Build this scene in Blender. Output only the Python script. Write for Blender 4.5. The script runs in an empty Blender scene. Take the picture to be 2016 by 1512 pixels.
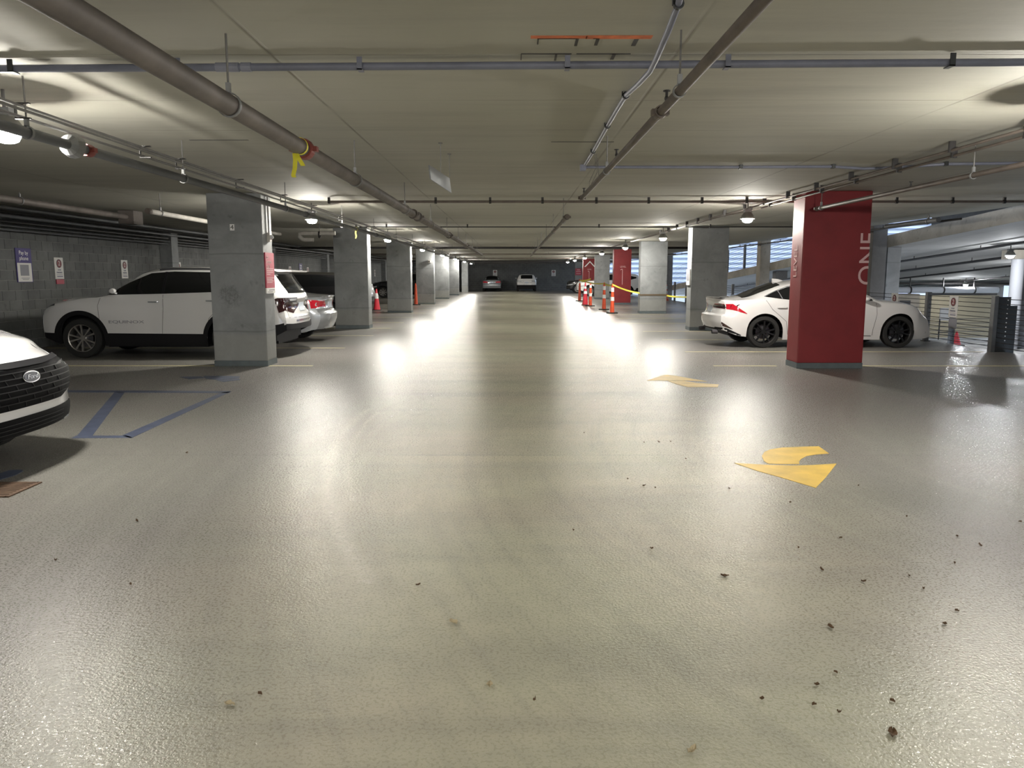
import bpy, bmesh, math, random
from mathutils import Vector, Matrix
from mathutils.bvhtree import BVHTree

random.seed(7)
C = bpy.context.scene.collection
SC = bpy.context.scene
V = Vector

# ------------------------------------------------------------------ camera
F = 1514.0
PITCH = math.radians(8.05)
EYE = V((0, 0, 1.5))
cd = bpy.data.cameras.new('camera'); cam = bpy.data.objects.new('camera', cd); C.objects.link(cam)
cam.location = EYE
cam.rotation_euler = (math.pi/2 - PITCH, 0, 0.00132)
cd.sensor_width = 36; cd.lens = F/2016*36; cd.clip_start = .05; cd.clip_end = 900
SC.camera = cam
# ------------------------------------------------------------------ world, exposure
W = bpy.data.worlds.new('sky'); SC.world = W; W.use_nodes = True
bg = W.node_tree.nodes['Background']
bg.inputs[0].default_value = (.70, .82, 1.0, 1); bg.inputs[1].default_value = 3.0
SC.view_settings.view_transform = 'Standard'; SC.view_settings.look = 'None'
SC.view_settings.gamma = 1; SC.view_settings.use_curve_mapping = False
SC.view_settings.exposure = 0.0
LAMP = 1950.0      # strength of the garage lamps' glowing lenses
SC.cycles.max_bounces = 8; SC.cycles.diffuse_bounces = 5; SC.cycles.glossy_bounces = 3
SC.cycles.transmission_bounces = 4
SC.cycles.sample_clamp_indirect = 6

# ------------------------------------------------------------------ pixel <-> place (1 px of a 2016 x 1512 frame)
RM = cam.rotation_euler.to_matrix()
def ray(px, py): return RM @ V(((px-1008)/F, (756-py)/F, -1))
def PZ(px, py, z=0.0):
    d = ray(px, py); return EYE + d*((z-EYE.z)/d.z)
def PY(px, py, y):
    d = ray(px, py); return EYE + d*(y/d.y)
def PX(px, py, x):
    d = ray(px, py); return EYE + d*(x/d.x)

# ------------------------------------------------------------------ materials
def nodes_of(name):
    m = bpy.data.materials.new(name); m.use_nodes = True
    return m, m.node_tree, m.node_tree.nodes['Principled BSDF']
def lk(t, a, b): t.links.new(a, b)
def pos_node(t, obj=False, scale=(1, 1, 1)):
    mp = t.nodes.new('ShaderNodeMapping'); mp.inputs['Scale'].default_value = scale
    if obj:
        tc = t.nodes.new('ShaderNodeTexCoord'); lk(t, tc.outputs['Object'], mp.inputs[0])
    else:
        g = t.nodes.new('ShaderNodeNewGeometry'); lk(t, g.outputs['Position'], mp.inputs[0])
    return mp.outputs[0]
def noise(t, vec, scale, detail=4, rough=.55, dist=0):
    n = t.nodes.new('ShaderNodeTexNoise'); n.inputs['Scale'].default_value = scale
    n.inputs['Detail'].default_value = detail; n.inputs['Roughness'].default_value = rough
    n.inputs['Distortion'].default_value = dist; lk(t, vec, n.inputs['Vector']); return n.outputs[0]
def ramp(t, fac, stops):
    r = t.nodes.new('ShaderNodeValToRGB'); e = r.color_ramp.elements
    while len(e) < len(stops): e.new(.5)
    for i, (p, c) in enumerate(stops):
        e[i].position = p; e[i].color = (c if len(c) == 4 else (*c, 1)) if hasattr(c, '__len__') else (c, c, c, 1)
    lk(t, fac, r.inputs[0]); return r.outputs[0]
def mix(t, fac, a, b, mode='MIX'):
    m = t.nodes.new('ShaderNodeMix'); m.data_type = 'RGBA'; m.blend_type = mode
    for i, v in ((0, fac), (6, a), (7, b)):
        s = m.inputs[i]
        if hasattr(v, 'is_output'): lk(t, v, s)
        elif hasattr(v, '__len__'): s.default_value = (*v, 1) if len(v) == 3 else v
        else: s.default_value = v if i == 0 else (v, v, v, 1)
    return m.outputs[2]
def mth(t, op, a, b=0.0, c=None):
    m = t.nodes.new('ShaderNodeMath'); m.operation = op
    for i, v in enumerate((a, b) if c is None else (a, b, c)):
        if hasattr(v, 'is_output'): lk(t, v, m.inputs[i])
        else: m.inputs[i].default_value = v
    return m.outputs[0]
def bump(t, h, bs, strength=.3, dist=.01):
    b = t.nodes.new('ShaderNodeBump'); b.inputs['Strength'].default_value = strength
    b.inputs['Distance'].default_value = dist; lk(t, h, b.inputs['Height']); lk(t, b.outputs[0], bs.inputs['Normal'])
def sepxyz(t, vec):
    s = t.nodes.new('ShaderNodeSeparateXYZ'); lk(t, vec, s.inputs[0]); return s.outputs
MATS = {}
def pm(name, col, rough=.5, metal=0, var=0, vs=6, bmp=0, bsc=40, coat=0, obj=True, spec=None, emit=None, es=0):
    if name in MATS: return MATS[name]
    m, t, b = nodes_of(name)
    b.inputs['Base Color'].default_value = (*col, 1); b.inputs['Roughness'].default_value = rough
    b.inputs['Metallic'].default_value = metal
    if coat: b.inputs['Coat Weight'].default_value = coat; b.inputs['Coat Roughness'].default_value = .04
    if spec is not None: b.inputs['Specular IOR Level'].default_value = spec
    if var or bmp:
        p = pos_node(t, obj)
        if var:
            n = noise(t, p, vs, 5, .6)
            c = ramp(t, n, [(.3, tuple(x*(1-var) for x in col)), (.7, tuple(min(1, x*(1+var)) for x in col))])
            lk(t, c, b.inputs['Base Color'])
        if bmp: bump(t, noise(t, p, bsc, 3), b, bmp, .004)
    if emit: b.inputs['Emission Color'].default_value = (*emit, 1); b.inputs['Emission Strength'].default_value = es
    MATS[name] = m; return m

def floor_mat():
    m, t, b = nodes_of('sealed_concrete_floor')
    p = pos_node(t); x, y, z = sepxyz(t, p)
    big = noise(t, p, .22, 4, .6, .4)
    st = noise(t, pos_node(t, scale=(.25, 1.6, 1)), 1.0, 5, .6, .6)
    fine = noise(t, p, 6, 6, .65)
    # aisle middle: paler, yellower lane than the sides, partly lamp light painted into it
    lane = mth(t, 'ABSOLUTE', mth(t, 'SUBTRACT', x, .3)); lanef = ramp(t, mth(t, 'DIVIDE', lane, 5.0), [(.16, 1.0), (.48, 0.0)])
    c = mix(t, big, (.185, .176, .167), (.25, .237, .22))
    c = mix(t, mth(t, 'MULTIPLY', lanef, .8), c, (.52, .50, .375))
    c = mix(t, ramp(t, st, [(.45, 0.0), (.75, .5)]), c, (.19, .183, .165))
    c = mix(t, ramp(t, fine, [(.3, .16), (.6, 0.0)]), c, (.15, .148, .14))
    # streaks swept round a turn, and one pale tyre scuff
    def dist(cx, cy):
        v = t.nodes.new('ShaderNodeVectorMath'); v.operation = 'DISTANCE'; lk(t, p, v.inputs[0]); v.inputs[1].default_value = (cx, cy, 0); return v.outputs['Value']
    ds = dist(8.3, 6.5); an = mth(t, 'ARCTAN2', mth(t, 'SUBTRACT', y, 6.5), mth(t, 'SUBTRACT', x, 8.3))
    cv = t.nodes.new('ShaderNodeCombineXYZ'); lk(t, mth(t, 'MULTIPLY', ds, 7.0), cv.inputs[0]); lk(t, mth(t, 'MULTIPLY', an, 2.2), cv.inputs[1])
    sw = noise(t, cv.outputs[0], 1.0, 7, .7)
    near = ramp(t, mth(t, 'DIVIDE', y, 14.0), [(.5, 1.0), (1.0, .15)])
    c = mix(t, mth(t, 'MULTIPLY', near, ramp(t, sw, [(.28, .35), (.5, 0.0)])), c, (.20, .19, .175))
    c = mix(t, mth(t, 'MULTIPLY', near, ramp(t, sw, [(.52, 0.0), (.8, .25)])), c, (.47, .455, .42))
    tint = noise(t, p, .45, 3, .5)
    c = mix(t, ramp(t, tint, [(.4, 0.0), (.6, .5)]), c, (.97, 1.02, .98), 'MULTIPLY')
    c = mix(t, ramp(t, tint, [(.4, .6), (.55, 0.0)]), c, (1.03, .985, 1.0), 'MULTIPLY')
    for cx, cy, rr, w_, ya, yb in ((8.856, 7.962, 10.51, .035, 3.6, 8.6), (8.856, 7.962, 10.36, .02, 5.0, 8.4)):
        e = mth(t, 'ABSOLUTE', mth(t, 'SUBTRACT', dist(cx, cy), rr))
        sm = mth(t, 'MULTIPLY', ramp(t, mth(t, 'DIVIDE', e, w_*4), [(0, 1.0), (.5, 0.0)]), ramp(t, noise(t, p, 26, 5, .7), [(.42, 0.0), (.62, .8)]))
        my = mth(t, 'MULTIPLY', mth(t, 'LESS_THAN', x, 3.0), mth(t, 'MULTIPLY', mth(t, 'GREATER_THAN', y, ya), mth(t, 'LESS_THAN', y, yb)))
        c = mix(t, mth(t, 'MULTIPLY', sm, my), c, (.56, .54, .48))
    # transverse joint
    jt = mth(t, 'ABSOLUTE', mth(t, 'SUBTRACT', mth(t, 'FRACT', mth(t, 'DIVIDE', mth(t, 'ADD', y, 7.35), 9.12)), .5))
    jm = ramp(t, jt, [(.0, .5), (.0016, 0.0)])
    c = mix(t, mth(t, 'MULTIPLY', jm, ramp(t, noise(t, p, 1.1), [(.4, 0.0), (.6, 1.0)])), c, (.1, .1, .09))
    lk(t, c, b.inputs['Base Color'])
    g = noise(t, p, 75, 2, .5)
    lk(t, ramp(t, g, [(.50, .40), (.62, .15)]), b.inputs['Roughness'])
    b.inputs['Specular IOR Level'].default_value = .34
    bump(t, noise(t, p, 70, 3, .6), b, 1.0, .0029)
    return m
def ceil_mat(name='board_marked_concrete', joints=True, tint=(.43, .41, .36)):
    m, t, b = nodes_of(name)
    p = pos_node(t); x, y, z = sepxyz(t, p)
    n = noise(t, p, .5, 5, .6); n2 = noise(t, pos_node(t, scale=(.3, 2.2, 1)), 1.3, 6, .65)
    c = mix(t, n, tint, (tint[0]*.88, tint[1]*.93, tint[2]*.88))
    c = mix(t, ramp(t, n2, [(.3, .55), (.55, 0.0)]), c, tuple(v*.72 for v in tint))
    if joints:
        d = mth(t, 'ABSOLUTE', mth(t, 'SUBTRACT', mth(t, 'FRACT', mth(t, 'DIVIDE', mth(t, 'ADD', y, mth(t, 'MULTIPLY_ADD', noise(t, p, .8, 2), .05, .585)), 1.22)), .5))
        dm = mth(t, 'MULTIPLY', ramp(t, d, [(0, 1.0), (.009, 0.0)]), ramp(t, noise(t, p, 1.1, 4), [(.42, .25), (.6, 1.0)]))
        e = mth(t, 'ABSOLUTE', mth(t, 'SUBTRACT', mth(t, 'FRACT', mth(t, 'DIVIDE', mth(t, 'ADD', x, 3.9), 4.88)), .5))
        e2 = mth(t, 'ABSOLUTE', mth(t, 'SUBTRACT', mth(t, 'FRACT', mth(t, 'DIVIDE', mth(t, 'ADD', x, 1.46), 4.88)), .5))
        em = mth(t, 'MULTIPLY', ramp(t, mth(t, 'MINIMUM', e, e2), [(0, .8), (.0022, 0.0)]), ramp(t, noise(t, p, .7, 4), [(.35, .15), (.55, 1.0)]))
        pat = mth(t, 'MAXIMUM', dm, em)
        c = mix(t, mth(t, 'MULTIPLY', pat, .65), c, (.10, .085, .07))
        bump(t, mth(t, 'SUBTRACT', noise(t, p, 8, 5), mth(t, 'MULTIPLY', pat, 2.0)), b, .25, .008)
    lk(t, c, b.inputs['Base Color']); b.inputs['Roughness'].default_value = .8
    return m
def conc_mat(name, col, seam=True):
    m, t, b = nodes_of(name)
    p = pos_node(t); x, y, z = sepxyz(t, p)
    n = noise(t, p, 1.6, 6, .65, .5); sp = noise(t, p, 5.5, 3, .5)
    c = mix(t, ramp(t, n, [(.3, 0.0), (.7, 1.0)]), tuple(v*.74 for v in col), tuple(v*1.2 for v in col))
    c = mix(t, ramp(t, sp, [(.27, .5), (.36, 0.0)]), c, tuple(v*.45 for v in col))
    dv = t.nodes.new('ShaderNodeVectorMath'); dv.operation = 'DISTANCE'; lk(t, p, dv.inputs[0]); q0 = PY(453, 583, 12.71); dv.inputs[1].default_value = tuple(q0)
    blot = mth(t, 'ADD', dv.outputs['Value'], mth(t, 'MULTIPLY', mth(t, 'SUBTRACT', noise(t, p, 9, 6, .7), .5), .35))
    c = mix(t, mth(t, 'MULTIPLY', ramp(t, blot, [(.12, .6), (.2, 0.0)]), ramp(t, noise(t, p, 30, 4, .7), [(.4, .3), (.6, 1.0)])), c, tuple(v*.35 for v in col))
    if seam:
        d1 = mth(t, 'ABSOLUTE', mth(t, 'SUBTRACT', z, mth(t, 'ADD', 1.83, mth(t, 'MULTIPLY', noise(t, p, 2), .03))))
        d2 = mth(t, 'ABSOLUTE', mth(t, 'SUBTRACT', z, mth(t, 'ADD', .56, mth(t, 'MULTIPLY', noise(t, p, 3), .04))))
        sm = ramp(t, mth(t, 'MINIMUM', d1, d2), [(0, .55), (.02, 0.0)])
        c = mix(t, sm, c, tuple(v*.45 for v in col))
        lo = ramp(t, z, [(.5, .35), (.56, 0.0)])
        c = mix(t, lo, c, tuple(min(1, v*1.25) for v in (col[0]*1.05, col[1], col[2]*.88)))
    lk(t, c, b.inputs['Base Color']); b.inputs['Roughness'].default_value = .75
    bump(t, noise(t, p, 14, 5), b, .25, .008)
    return m

M_floor = floor_mat()
M_ceil = ceil_mat()
M_ramp = ceil_mat('ramp_concrete', True, (.42, .41, .41))
M_col = conc_mat('grey_column_concrete', (.245, .255, .262))
M_slab = conc_mat('slab_edge_concrete', (.26, .235, .195), False)
M_dark = conc_mat('weathered_dark_concrete', (.13, .125, .12), False)
M_band = pm('grey_base_paint', (.115, .14, .15), .6, var=.15)
M_red = pm('red_column_paint', (.235, .019, .023), .6, var=.10, vs=3, bmp=.15, bsc=14, obj=False)
M_block = conc_mat('grey_block', (.135, .14, .14), False)
M_block2 = conc_mat('grey_block_lighter', (.155, .16, .158), False)
M_mortar = pm('pale_mortar', (.24, .245, .23), .9, var=.15, obj=False)
M_beige = pm('beige_painted_wall', (.19, .165, .11), .8, var=.08, vs=1.5, obj=False)
M_yel = pm('yellow_floor_paint', (.66, .44, .075), .5, var=.16, vs=5, bmp=.4, bsc=70, obj=False)
M_yel2 = pm('pale_yellow_line_paint', (.50, .45, .27), .5, var=.2, vs=5, obj=False)
M_blue = pm('blue_floor_paint', (.075, .092, .15), .5, var=.25, vs=6, bmp=.3, bsc=70, obj=False)
M_steel = pm('galvanised_steel', (.26, .265, .27), .5, .4, var=.15, vs=9)
M_post = pm('grey_steel_post', (.16, .165, .17), .5, .5, var=.15)
M_postd = pm('charcoal_steel_post', (.045, .048, .05), .5, .4)
M_pipe = pm('dusty_grey_pipe', (.155, .135, .125), .6, .1, var=.3, vs=3, obj=False)
M_pipeb = pm('dark_grey_pipe', (.13, .135, .145), .5, .2, var=.2, vs=3, obj=False)
M_pipebr = pm('brown_steel_pipe', (.14, .115, .10), .55, .2, var=.25, vs=4, obj=False)
M_pvc = pm('violet_grey_conduit', (.17, .18, .235), .45, 0, var=.12, vs=5, obj=False)
M_pvc2 = pm('pale_conduit_coupling', (.25, .26, .32), .45)
M_black = pm('black_pipe_paint', (.022, .020, .02), .5)
M_cond = pm('thin_conduit_metal', (.16, .155, .15), .5, .3, var=.2, obj=False)
M_redcl = pm('red_pipe_coupling', (.25, .055, .045), .5, var=.2)
M_insul = pm('white_pipe_wrap', (.42, .40, .37), .7, var=.2)
M_white = pm('white_sign_face', (.72, .70, .68), .5)
M_wpaint = pm('white_painted_steel', (.72, .74, .80), .45)
M_ink = pm('black_print', (.03, .03, .035), .6)
M_inkg = pm('grey_print', (.25, .25, .28), .6)
M_inkb = pm('dark_blue_print', (.09, .1, .2), .6)
M_maroon = pm('maroon_print', (.20, .02, .03), .5)
M_purp = pm('purple_sign_face', (.035, .022, .16), .5)
M_rsign = pm('crimson_sign_face', (.40, .025, .06), .45)
M_pink = pm('pale_pink_lettering', (.72, .48, .48), .5)
M_tape = pm('yellow_plastic_tape', (.85, .78, .10), .5)
M_tape2 = pm('yellow_tag_plastic', (.85, .78, .05), .45)
M_cone = pm('orange_cone_plastic', (.78, .10, .035), .45, var=.12)
M_coner = pm('red_cone_plastic', (.62, .03, .05), .45)
M_refl = pm('white_reflective_band', (.85, .84, .84), .4)
M_rub = pm('black_rubber', (.022, .022, .022), .75)
M_rust = pm('rusty_drain_iron', (.12, .075, .05), .7, .3, var=.3, vs=10)
M_leaf = pm('dry_brown_leaf', (.12, .07, .035), .8, var=.35, vs=20)
M_leaf2 = pm('pale_dry_leaf', (.45, .38, .25), .8, var=.2, vs=20)
M_lens = pm('glowing_lamp_lens', (.9, .9, .9), .3, emit=(1, .955, .86), es=LAMP)
M_lenscap = pm('dimmer_lamp_cap', (.9, .9, .9), .3, emit=(1, .955, .86), es=LAMP*.05)
M_lens2 = pm('ramp_lamp_lens', (.9, .9, .9), .3, emit=(.93, .96, 1), es=LAMP*.8)
M_house = pm('lamp_housing_metal', (.30, .30, .29), .4, .6)
M_wpaintc = pm('white_car_paint', (.74, .735, .74), .22, 0, coat=1.0)
M_silver = pm('silver_car_paint', (.42, .44, .47), .25, .55, coat=1.0)
M_blackc = pm('black_car_paint', (.012, .012, .014), .2, 0, coat=1.0)
M_clad = pm('black_plastic_cladding', (.011, .011, .013), .6, spec=.2)
M_glass = pm('dark_tinted_car_glass', (.008, .009, .010), .05, spec=.6)
M_seam = pm('panel_gap', (.02, .02, .02), .7)
M_tail = pm('red_tail_lamp', (.45, .01, .025), .1, coat=1, emit=None)
M_taild = pm('smoked_tail_lamp', (.025, .004, .006), .1, coat=1)
M_head = pm('clear_head_lamp', (.55, .57, .6), .12, .2, coat=1)
M_chrome = pm('bright_chrome', (.8, .8, .8), .12, 1)
M_gun = pm('gunmetal_trim', (.10, .10, .11), .35, .5)
M_grille = pm('grille_black', (.004, .004, .005), .6, spec=.08)
M_bar = pm('dark_gloss_bar', (.022, .022, .024), .5, spec=.2)
M_tyre = pm('tyre_rubber', (.018, .018, .018), .8)
M_rimb = pm('black_alloy', (.02, .02, .021), .28, .5)
M_rims = pm('machined_alloy', (.50, .48, .46), .3, .9)
M_badge = pm('dark_blue_badge', (.012, .014, .028), .25, .3)
M_plate = pm('number_plate', (.55, .6, .68), .5)
M_grass = pm('dark_green_ground', (.05, .065, .03), .9, var=.3, vs=.3, obj=False)
M_facade = pm('pale_blue_white_facade', (.75, .80, .92), .6)
M_facw = pm('dark_window_strip', (.25, .3, .42), .4)

# ------------------------------------------------------------------ objects
def root_matrix(o):
    M = Matrix.Identity(4)
    while o is not None:
        M = o.matrix_basis @ M; o = o.parent
    return M
def tag(o, label=None, cat=None, group=None, kind=None):
    if label: o['label'] = label
    if cat: o['category'] = cat
    if group: o['group'] = group
    if kind: o['kind'] = kind
    return o
def thing(name, label, cat, loc=(0, 0, 0), rz=0, group=None, kind=None):
    o = bpy.data.objects.new(name, None); C.objects.link(o); o.empty_display_size = .1
    o.location = loc; o.rotation_euler = (0, 0, rz)
    o.matrix_basis = Matrix.LocRotScale(V(loc), o.rotation_euler, None)
    return tag(o, label, cat, group, kind)
class MB:
    def __init__(s): s.v = []; s.f = []
    def add(s, vs, fs):
        n = len(s.v); s.v += [tuple(v) for v in vs]; s.f += [tuple(i+n for i in f) for f in fs]; return s
    def box(s, x0, y0, z0, x1, y1, z1):
        return s.add([(x0,y0,z0),(x1,y0,z0),(x1,y1,z0),(x0,y1,z0),(x0,y0,z1),(x1,y0,z1),(x1,y1,z1),(x0,y1,z1)],
                     [(0,3,2,1),(4,5,6,7),(0,1,5,4),(1,2,6,5),(2,3,7,6),(3,0,4,7)])
    def hexa(s, lo, hi):   # 4 low points, 4 high points
        return s.add(list(lo)+list(hi), [(0,3,2,1),(4,5,6,7),(0,1,5,4),(1,2,6,5),(2,3,7,6),(3,0,4,7)])
    def frame(s, p, q):
        d = (V(q)-V(p)).normalized(); a = V((0,0,1)) if abs(d.z) < .9 else V((1,0,0))
        u = d.cross(a).normalized(); return u, d.cross(u)
    def cyl(s, p, q, r, n=12, r2=None, caps=True):
        p, q = V(p), V(q); u, w = s.frame(p, q); r2 = r if r2 is None else r2
        vs = []
        for c, rr in ((p, r), (q, r2)):
            for i in range(n):
                a = 2*math.pi*i/n; vs.append(c+u*math.cos(a)*rr+w*math.sin(a)*rr)
        fs = [(i, (i+1) % n, n+(i+1) % n, n+i) for i in range(n)]
        if caps: fs += [tuple(range(n-1, -1, -1)), tuple(range(n, 2*n))]
        return s.add(vs, fs)
    def tube(s, path, r, n=10):
        path = [V(p) for p in path]; rings = []
        ref = None
        for i, p in enumerate(path):
            d = (path[min(i+1, len(path)-1)]-path[max(i-1, 0)]).normalized()
            if ref is None:
                a = V((0,0,1)) if abs(d.z) < .9 else V((1,0,0)); u = d.cross(a).normalized()
            else: u = (ref - d*ref.dot(d)).normalized()
            ref = u; w = d.cross(u)
            rings.append([p+u*math.cos(2*math.pi*k/n)*r+w*math.sin(2*math.pi*k/n)*r for k in range(n)])
        vs = [v for rg in rings for v in rg]; fs = []
        for i in range(len(path)-1):
            for k in range(n): fs.append((i*n+k, i*n+(k+1) % n, (i+1)*n+(k+1) % n, (i+1)*n+k))
        fs += [tuple(range(n-1, -1, -1)), tuple(range((len(path)-1)*n, len(path)*n))]
        return s.add(vs, fs)
    def lathe(s, prof, o=(0,0,0), n=20, axis='z'):
        o = V(o); vs = []; fs = []
        for r, h in prof:
            for k in range(n):
                a = 2*math.pi*k/n; c, q = math.cos(a)*r, math.sin(a)*r
                vs.append(o+(V((c, q, h)) if axis == 'z' else V((c, h, q)) if axis == 'y' else V((h, c, q))))
        for i in range(len(prof)-1):
            for k in range(n): fs.append((i*n+k, i*n+(k+1) % n, (i+1)*n+(k+1) % n, (i+1)*n+k))
        return s.add(vs, fs)
    def prism(s, pts, z0, z1):
        n = len(pts); vs = [(x, y, z0) for x, y in pts]+[(x, y, z1) for x, y in pts]
        return s.add(vs, [tuple(range(n-1, -1, -1)), tuple(range(n, 2*n))]+[(i, (i+1) % n, n+(i+1) % n, n+i) for i in range(n)])
    def grid(s, rows, closed=False):
        n = len(rows[0]); vs = [p for r in rows for p in r]; fs = []
        for i in range(len(rows)-1):
            for k in range(n-1): fs.append((i*n+k, i*n+k+1, (i+1)*n+k+1, (i+1)*n+k))
        return s.add(vs, fs)
    def build(s, name, mat, parent=None, world=False, smooth=False, bevel=0, mesh=False, fixn=True):
        me = bpy.data.meshes.new(name)
        vs = s.v
        if parent is not None and world:
            Mi = root_matrix(parent).inverted(); vs = [Mi @ V(v) for v in vs]
        me.from_pydata([tuple(v) for v in vs], [], s.f)
        if fixn or bevel:
            bm = bmesh.new(); bm.from_mesh(me)
            if fixn: bmesh.ops.recalc_face_normals(bm, faces=bm.faces)
            if bevel: bmesh.ops.bevel(bm, geom=[e for e in bm.edges if len(e.link_faces) == 2 and e.calc_face_angle() > .5], offset=bevel, segments=2, profile=.7, affect='EDGES')
            bm.to_mesh(me); bm.free()
        me.materials.append(mat)
        if smooth:
            me.polygons.foreach_set('use_smooth', [True]*len(me.polygons))
            try: me.set_sharp_from_angle(angle=math.radians(smooth if smooth is not True else 38))
            except Exception: pass
        if mesh: return me
        o = bpy.data.objects.new(name, me); C.objects.link(o)
        if parent is not None: o.parent = parent
        return o
def place_mesh(name, me, parent=None, M=None):
    o = bpy.data.objects.new(name, me); C.objects.link(o)
    if parent is not None: o.parent = parent
    if M is not None: o.matrix_basis = M
    return o
def copy_tree(o, parent=None, loc=None, label=None):
    c = o.copy(); C.objects.link(c); c.parent = parent
    if loc is not None:
        c.location = loc; c.matrix_basis = Matrix.LocRotScale(V(loc), c.rotation_euler, None)
    if label: c['label'] = label
    for ch in list(o.children): copy_tree(ch, c)
    return c
TXT = {}
def text_mesh(s, size, ext=.001, shear=0, align='CENTER'):
    k = (s, size, ext, shear, align)
    if k in TXT: return TXT[k]
    cu = bpy.data.curves.new('lettering', 'FONT'); cu.body = s; cu.size = size; cu.extrude = ext; cu.shear = shear
    cu.align_x = align; cu.align_y = 'CENTER'; cu.resolution_u = 5
    o = bpy.data.objects.new('lettering', cu); C.objects.link(o)
    me = bpy.data.meshes.new_from_object(o.evaluated_get(bpy.context.evaluated_depsgraph_get()))
    me.name = 'lettering'
    bpy.data.objects.remove(o); bpy.data.curves.remove(cu); TXT[k] = me; return me
def lettering(s, size, mat, parent, pos, right, up, name='lettering', sx=1, ext=.001, shear=0, world=True):
    me = text_mesh(s, size, ext, shear).copy(); me.materials.clear(); me.materials.append(mat)
    r = V(right).normalized(); u = V(up).normalized(); n = r.cross(u)
    M = Matrix.Translation(V(pos)) @ Matrix((r*sx, u, n)).transposed().to_4x4()
    if parent is not None and world: M = root_matrix(parent).inverted() @ M
    me.transform(M); me.name = name
    o = bpy.data.objects.new(name, me); C.objects.link(o)
    if parent is not None: o.parent = parent
    return o
def struct(o): o['kind'] = 'structure'; return o

H = 2.82           # ceiling height
CY = [12.72+9.12*k for k in range(8)]   # front face of each column row
YB = 78.0          # back wall
XW = -9.9          # left wall
XR = 9.7           # right slab edge
YN = -14.0

# ------------------------------------------------------------------ floor with its paint
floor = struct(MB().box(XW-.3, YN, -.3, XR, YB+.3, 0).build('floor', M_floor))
def paint(name, pts, mat, lab=None, px=True, z=.0025):
    q = [PZ(*p) for p in pts] if px else [V(p) for p in pts]
    o = MB().prism([(p.x, p.y) for p in q], .0003, z).build(name, mat, floor)
    if lab: o['label'] = lab
    return o
arr = [(1446, 912), (1500, 915), (1560, 917), (1600, 916), (1647, 913), (1626, 940), (1606, 961), (1540, 941), (1490, 927)]
paint('painted_arrow', arr, M_yel, 'worn yellow arrow head nearest the camera')
hook = [(1500, 898), (1505, 890), (1517, 885), (1540, 881.5), (1575, 880), (1612, 879), (1632, 893), (1607, 895), (1588, 898), (1577, 904), (1573, 909), (1574, 914), (1540, 914), (1512, 913), (1504, 908)]
paint('painted_arrow', hook, M_yel, 'curved tail of the yellow arrow nearest the camera')
paint('painted_arrow', [(1274, 749), (1300, 741), (1312, 738), (1330, 740), (1392, 751), (1340, 749), (1310, 749.5)], M_yel, 'yellow arrow head farther up the aisle')
paint('painted_arrow', [(1314, 750), (1345, 749.7), (1372, 754), (1415, 757), (1413, 762), (1385, 762), (1355, 762), (1334, 757)], M_yel, 'tail of the far yellow arrow')
def line(y, x0, x1, w=.1, mat=M_yel2): return paint('stall_line', [(x0, y, 0), (x1, y, 0), (x1, y+w, 0), (x0, y+w, 0)], mat, None, False)
for y, x0, x1 in ((12.72, 3.35, 4.4), (12.72, 5.5, 9.3), (15.1, 3.4, 9.3), (18.0, 3.5, 9.3), (20.7, 3.5, 9.3), (24.2, 3.6, 9.3), (27, 3.6, 9.3), (29.7, 3.6, 9.3), (33.2, 3.6, 9.3), (36, 3.6, 9.3), (42, 3.6, 9.3), (45, 3.6, 9.3)):
    line(y, x0, x1)
for y in (12.72, 15.9, 19.2, 21.9, 24.6, 27.6, 30.9, 33.7, 36.5, 40, 43, 46, 49, 52): line(y, -9.7, -3.35 if y < 14 else -3.5)
for pts in ([(0, 768), (455, 770), (452, 774), (0, 772)], [(150, 858), (250, 858), (262, 862), (140, 863)],
            [(226, 772), (246, 772), (182, 858), (152, 858)], [(436, 773), (455, 771), (258, 863), (240, 858)]):
    paint('hatch_line', pts, M_blue, 'faded blue line of the access hatching')
paint('painted_symbol', [(0, 932), (20, 926), (42, 925), (46, 928), (30, 936), (0, 945)], M_blue, 'blue paint patch beside the floor drain')
for pts in ([(352, 742), (395, 741), (405, 744), (372, 747)], [(400, 740), (472, 741), (470, 745), (430, 748), (405, 746)], [(425, 749), (470, 746), (474, 748), (440, 752)]):
    paint('painted_symbol', pts, M_blue, 'worn remnant of a blue wheelchair symbol')
# ------------------------------------------------------------------ ceiling
ceiling = struct(MB().box(XW-.3, YN, H, XR, YB+.3, H+.3).build('ceiling', M_ceil))
M_or = pm('orange_spray_paint', (.62, .17, .07), .8, var=.3, vs=12, obj=False)
def cmark(x0, y0, x1, y1, mat, name, lab):
    a, b = PZ(x0, y0, H), PZ(x1, y1, H)
    o = MB().box(a.x, min(a.y, b.y), H-.002, b.x, max(a.y, b.y), H-.0002).build(name, mat, ceiling); o['label'] = lab
cmark(1045, 70, 1155, 75.5, M_or, 'spray_mark', 'orange spray paint streak over the black slots')
cmark(1155, 69.5, 1282, 76, M_or, 'spray_mark', 'orange spray paint streak over the black slots')
for a in ((1059, 74.8, 1136, 76.4), (1168, 74.8, 1176, 76.2), (1026, 105, 1125, 106.6), (1135, 105, 1241, 106.4), (1085, 278.6, 1208, 279.8), (372, 275, 490, 276)):
    cmark(*a, M_black, 'ceiling_slot', 'thin black slot cut in the ceiling')
for x, y0, y1 in ((1059, 75, 87), (1135, 75, 90), (1175, 75, 89), (1250, 76, 90), (1026, 106, 118), (1094, 105, 119), (1207, 105, 117)):
    cmark(x-.8, y0, x+.8, y1, M_black, 'ceiling_slot', 'thin black slot cut in the ceiling')

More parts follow.
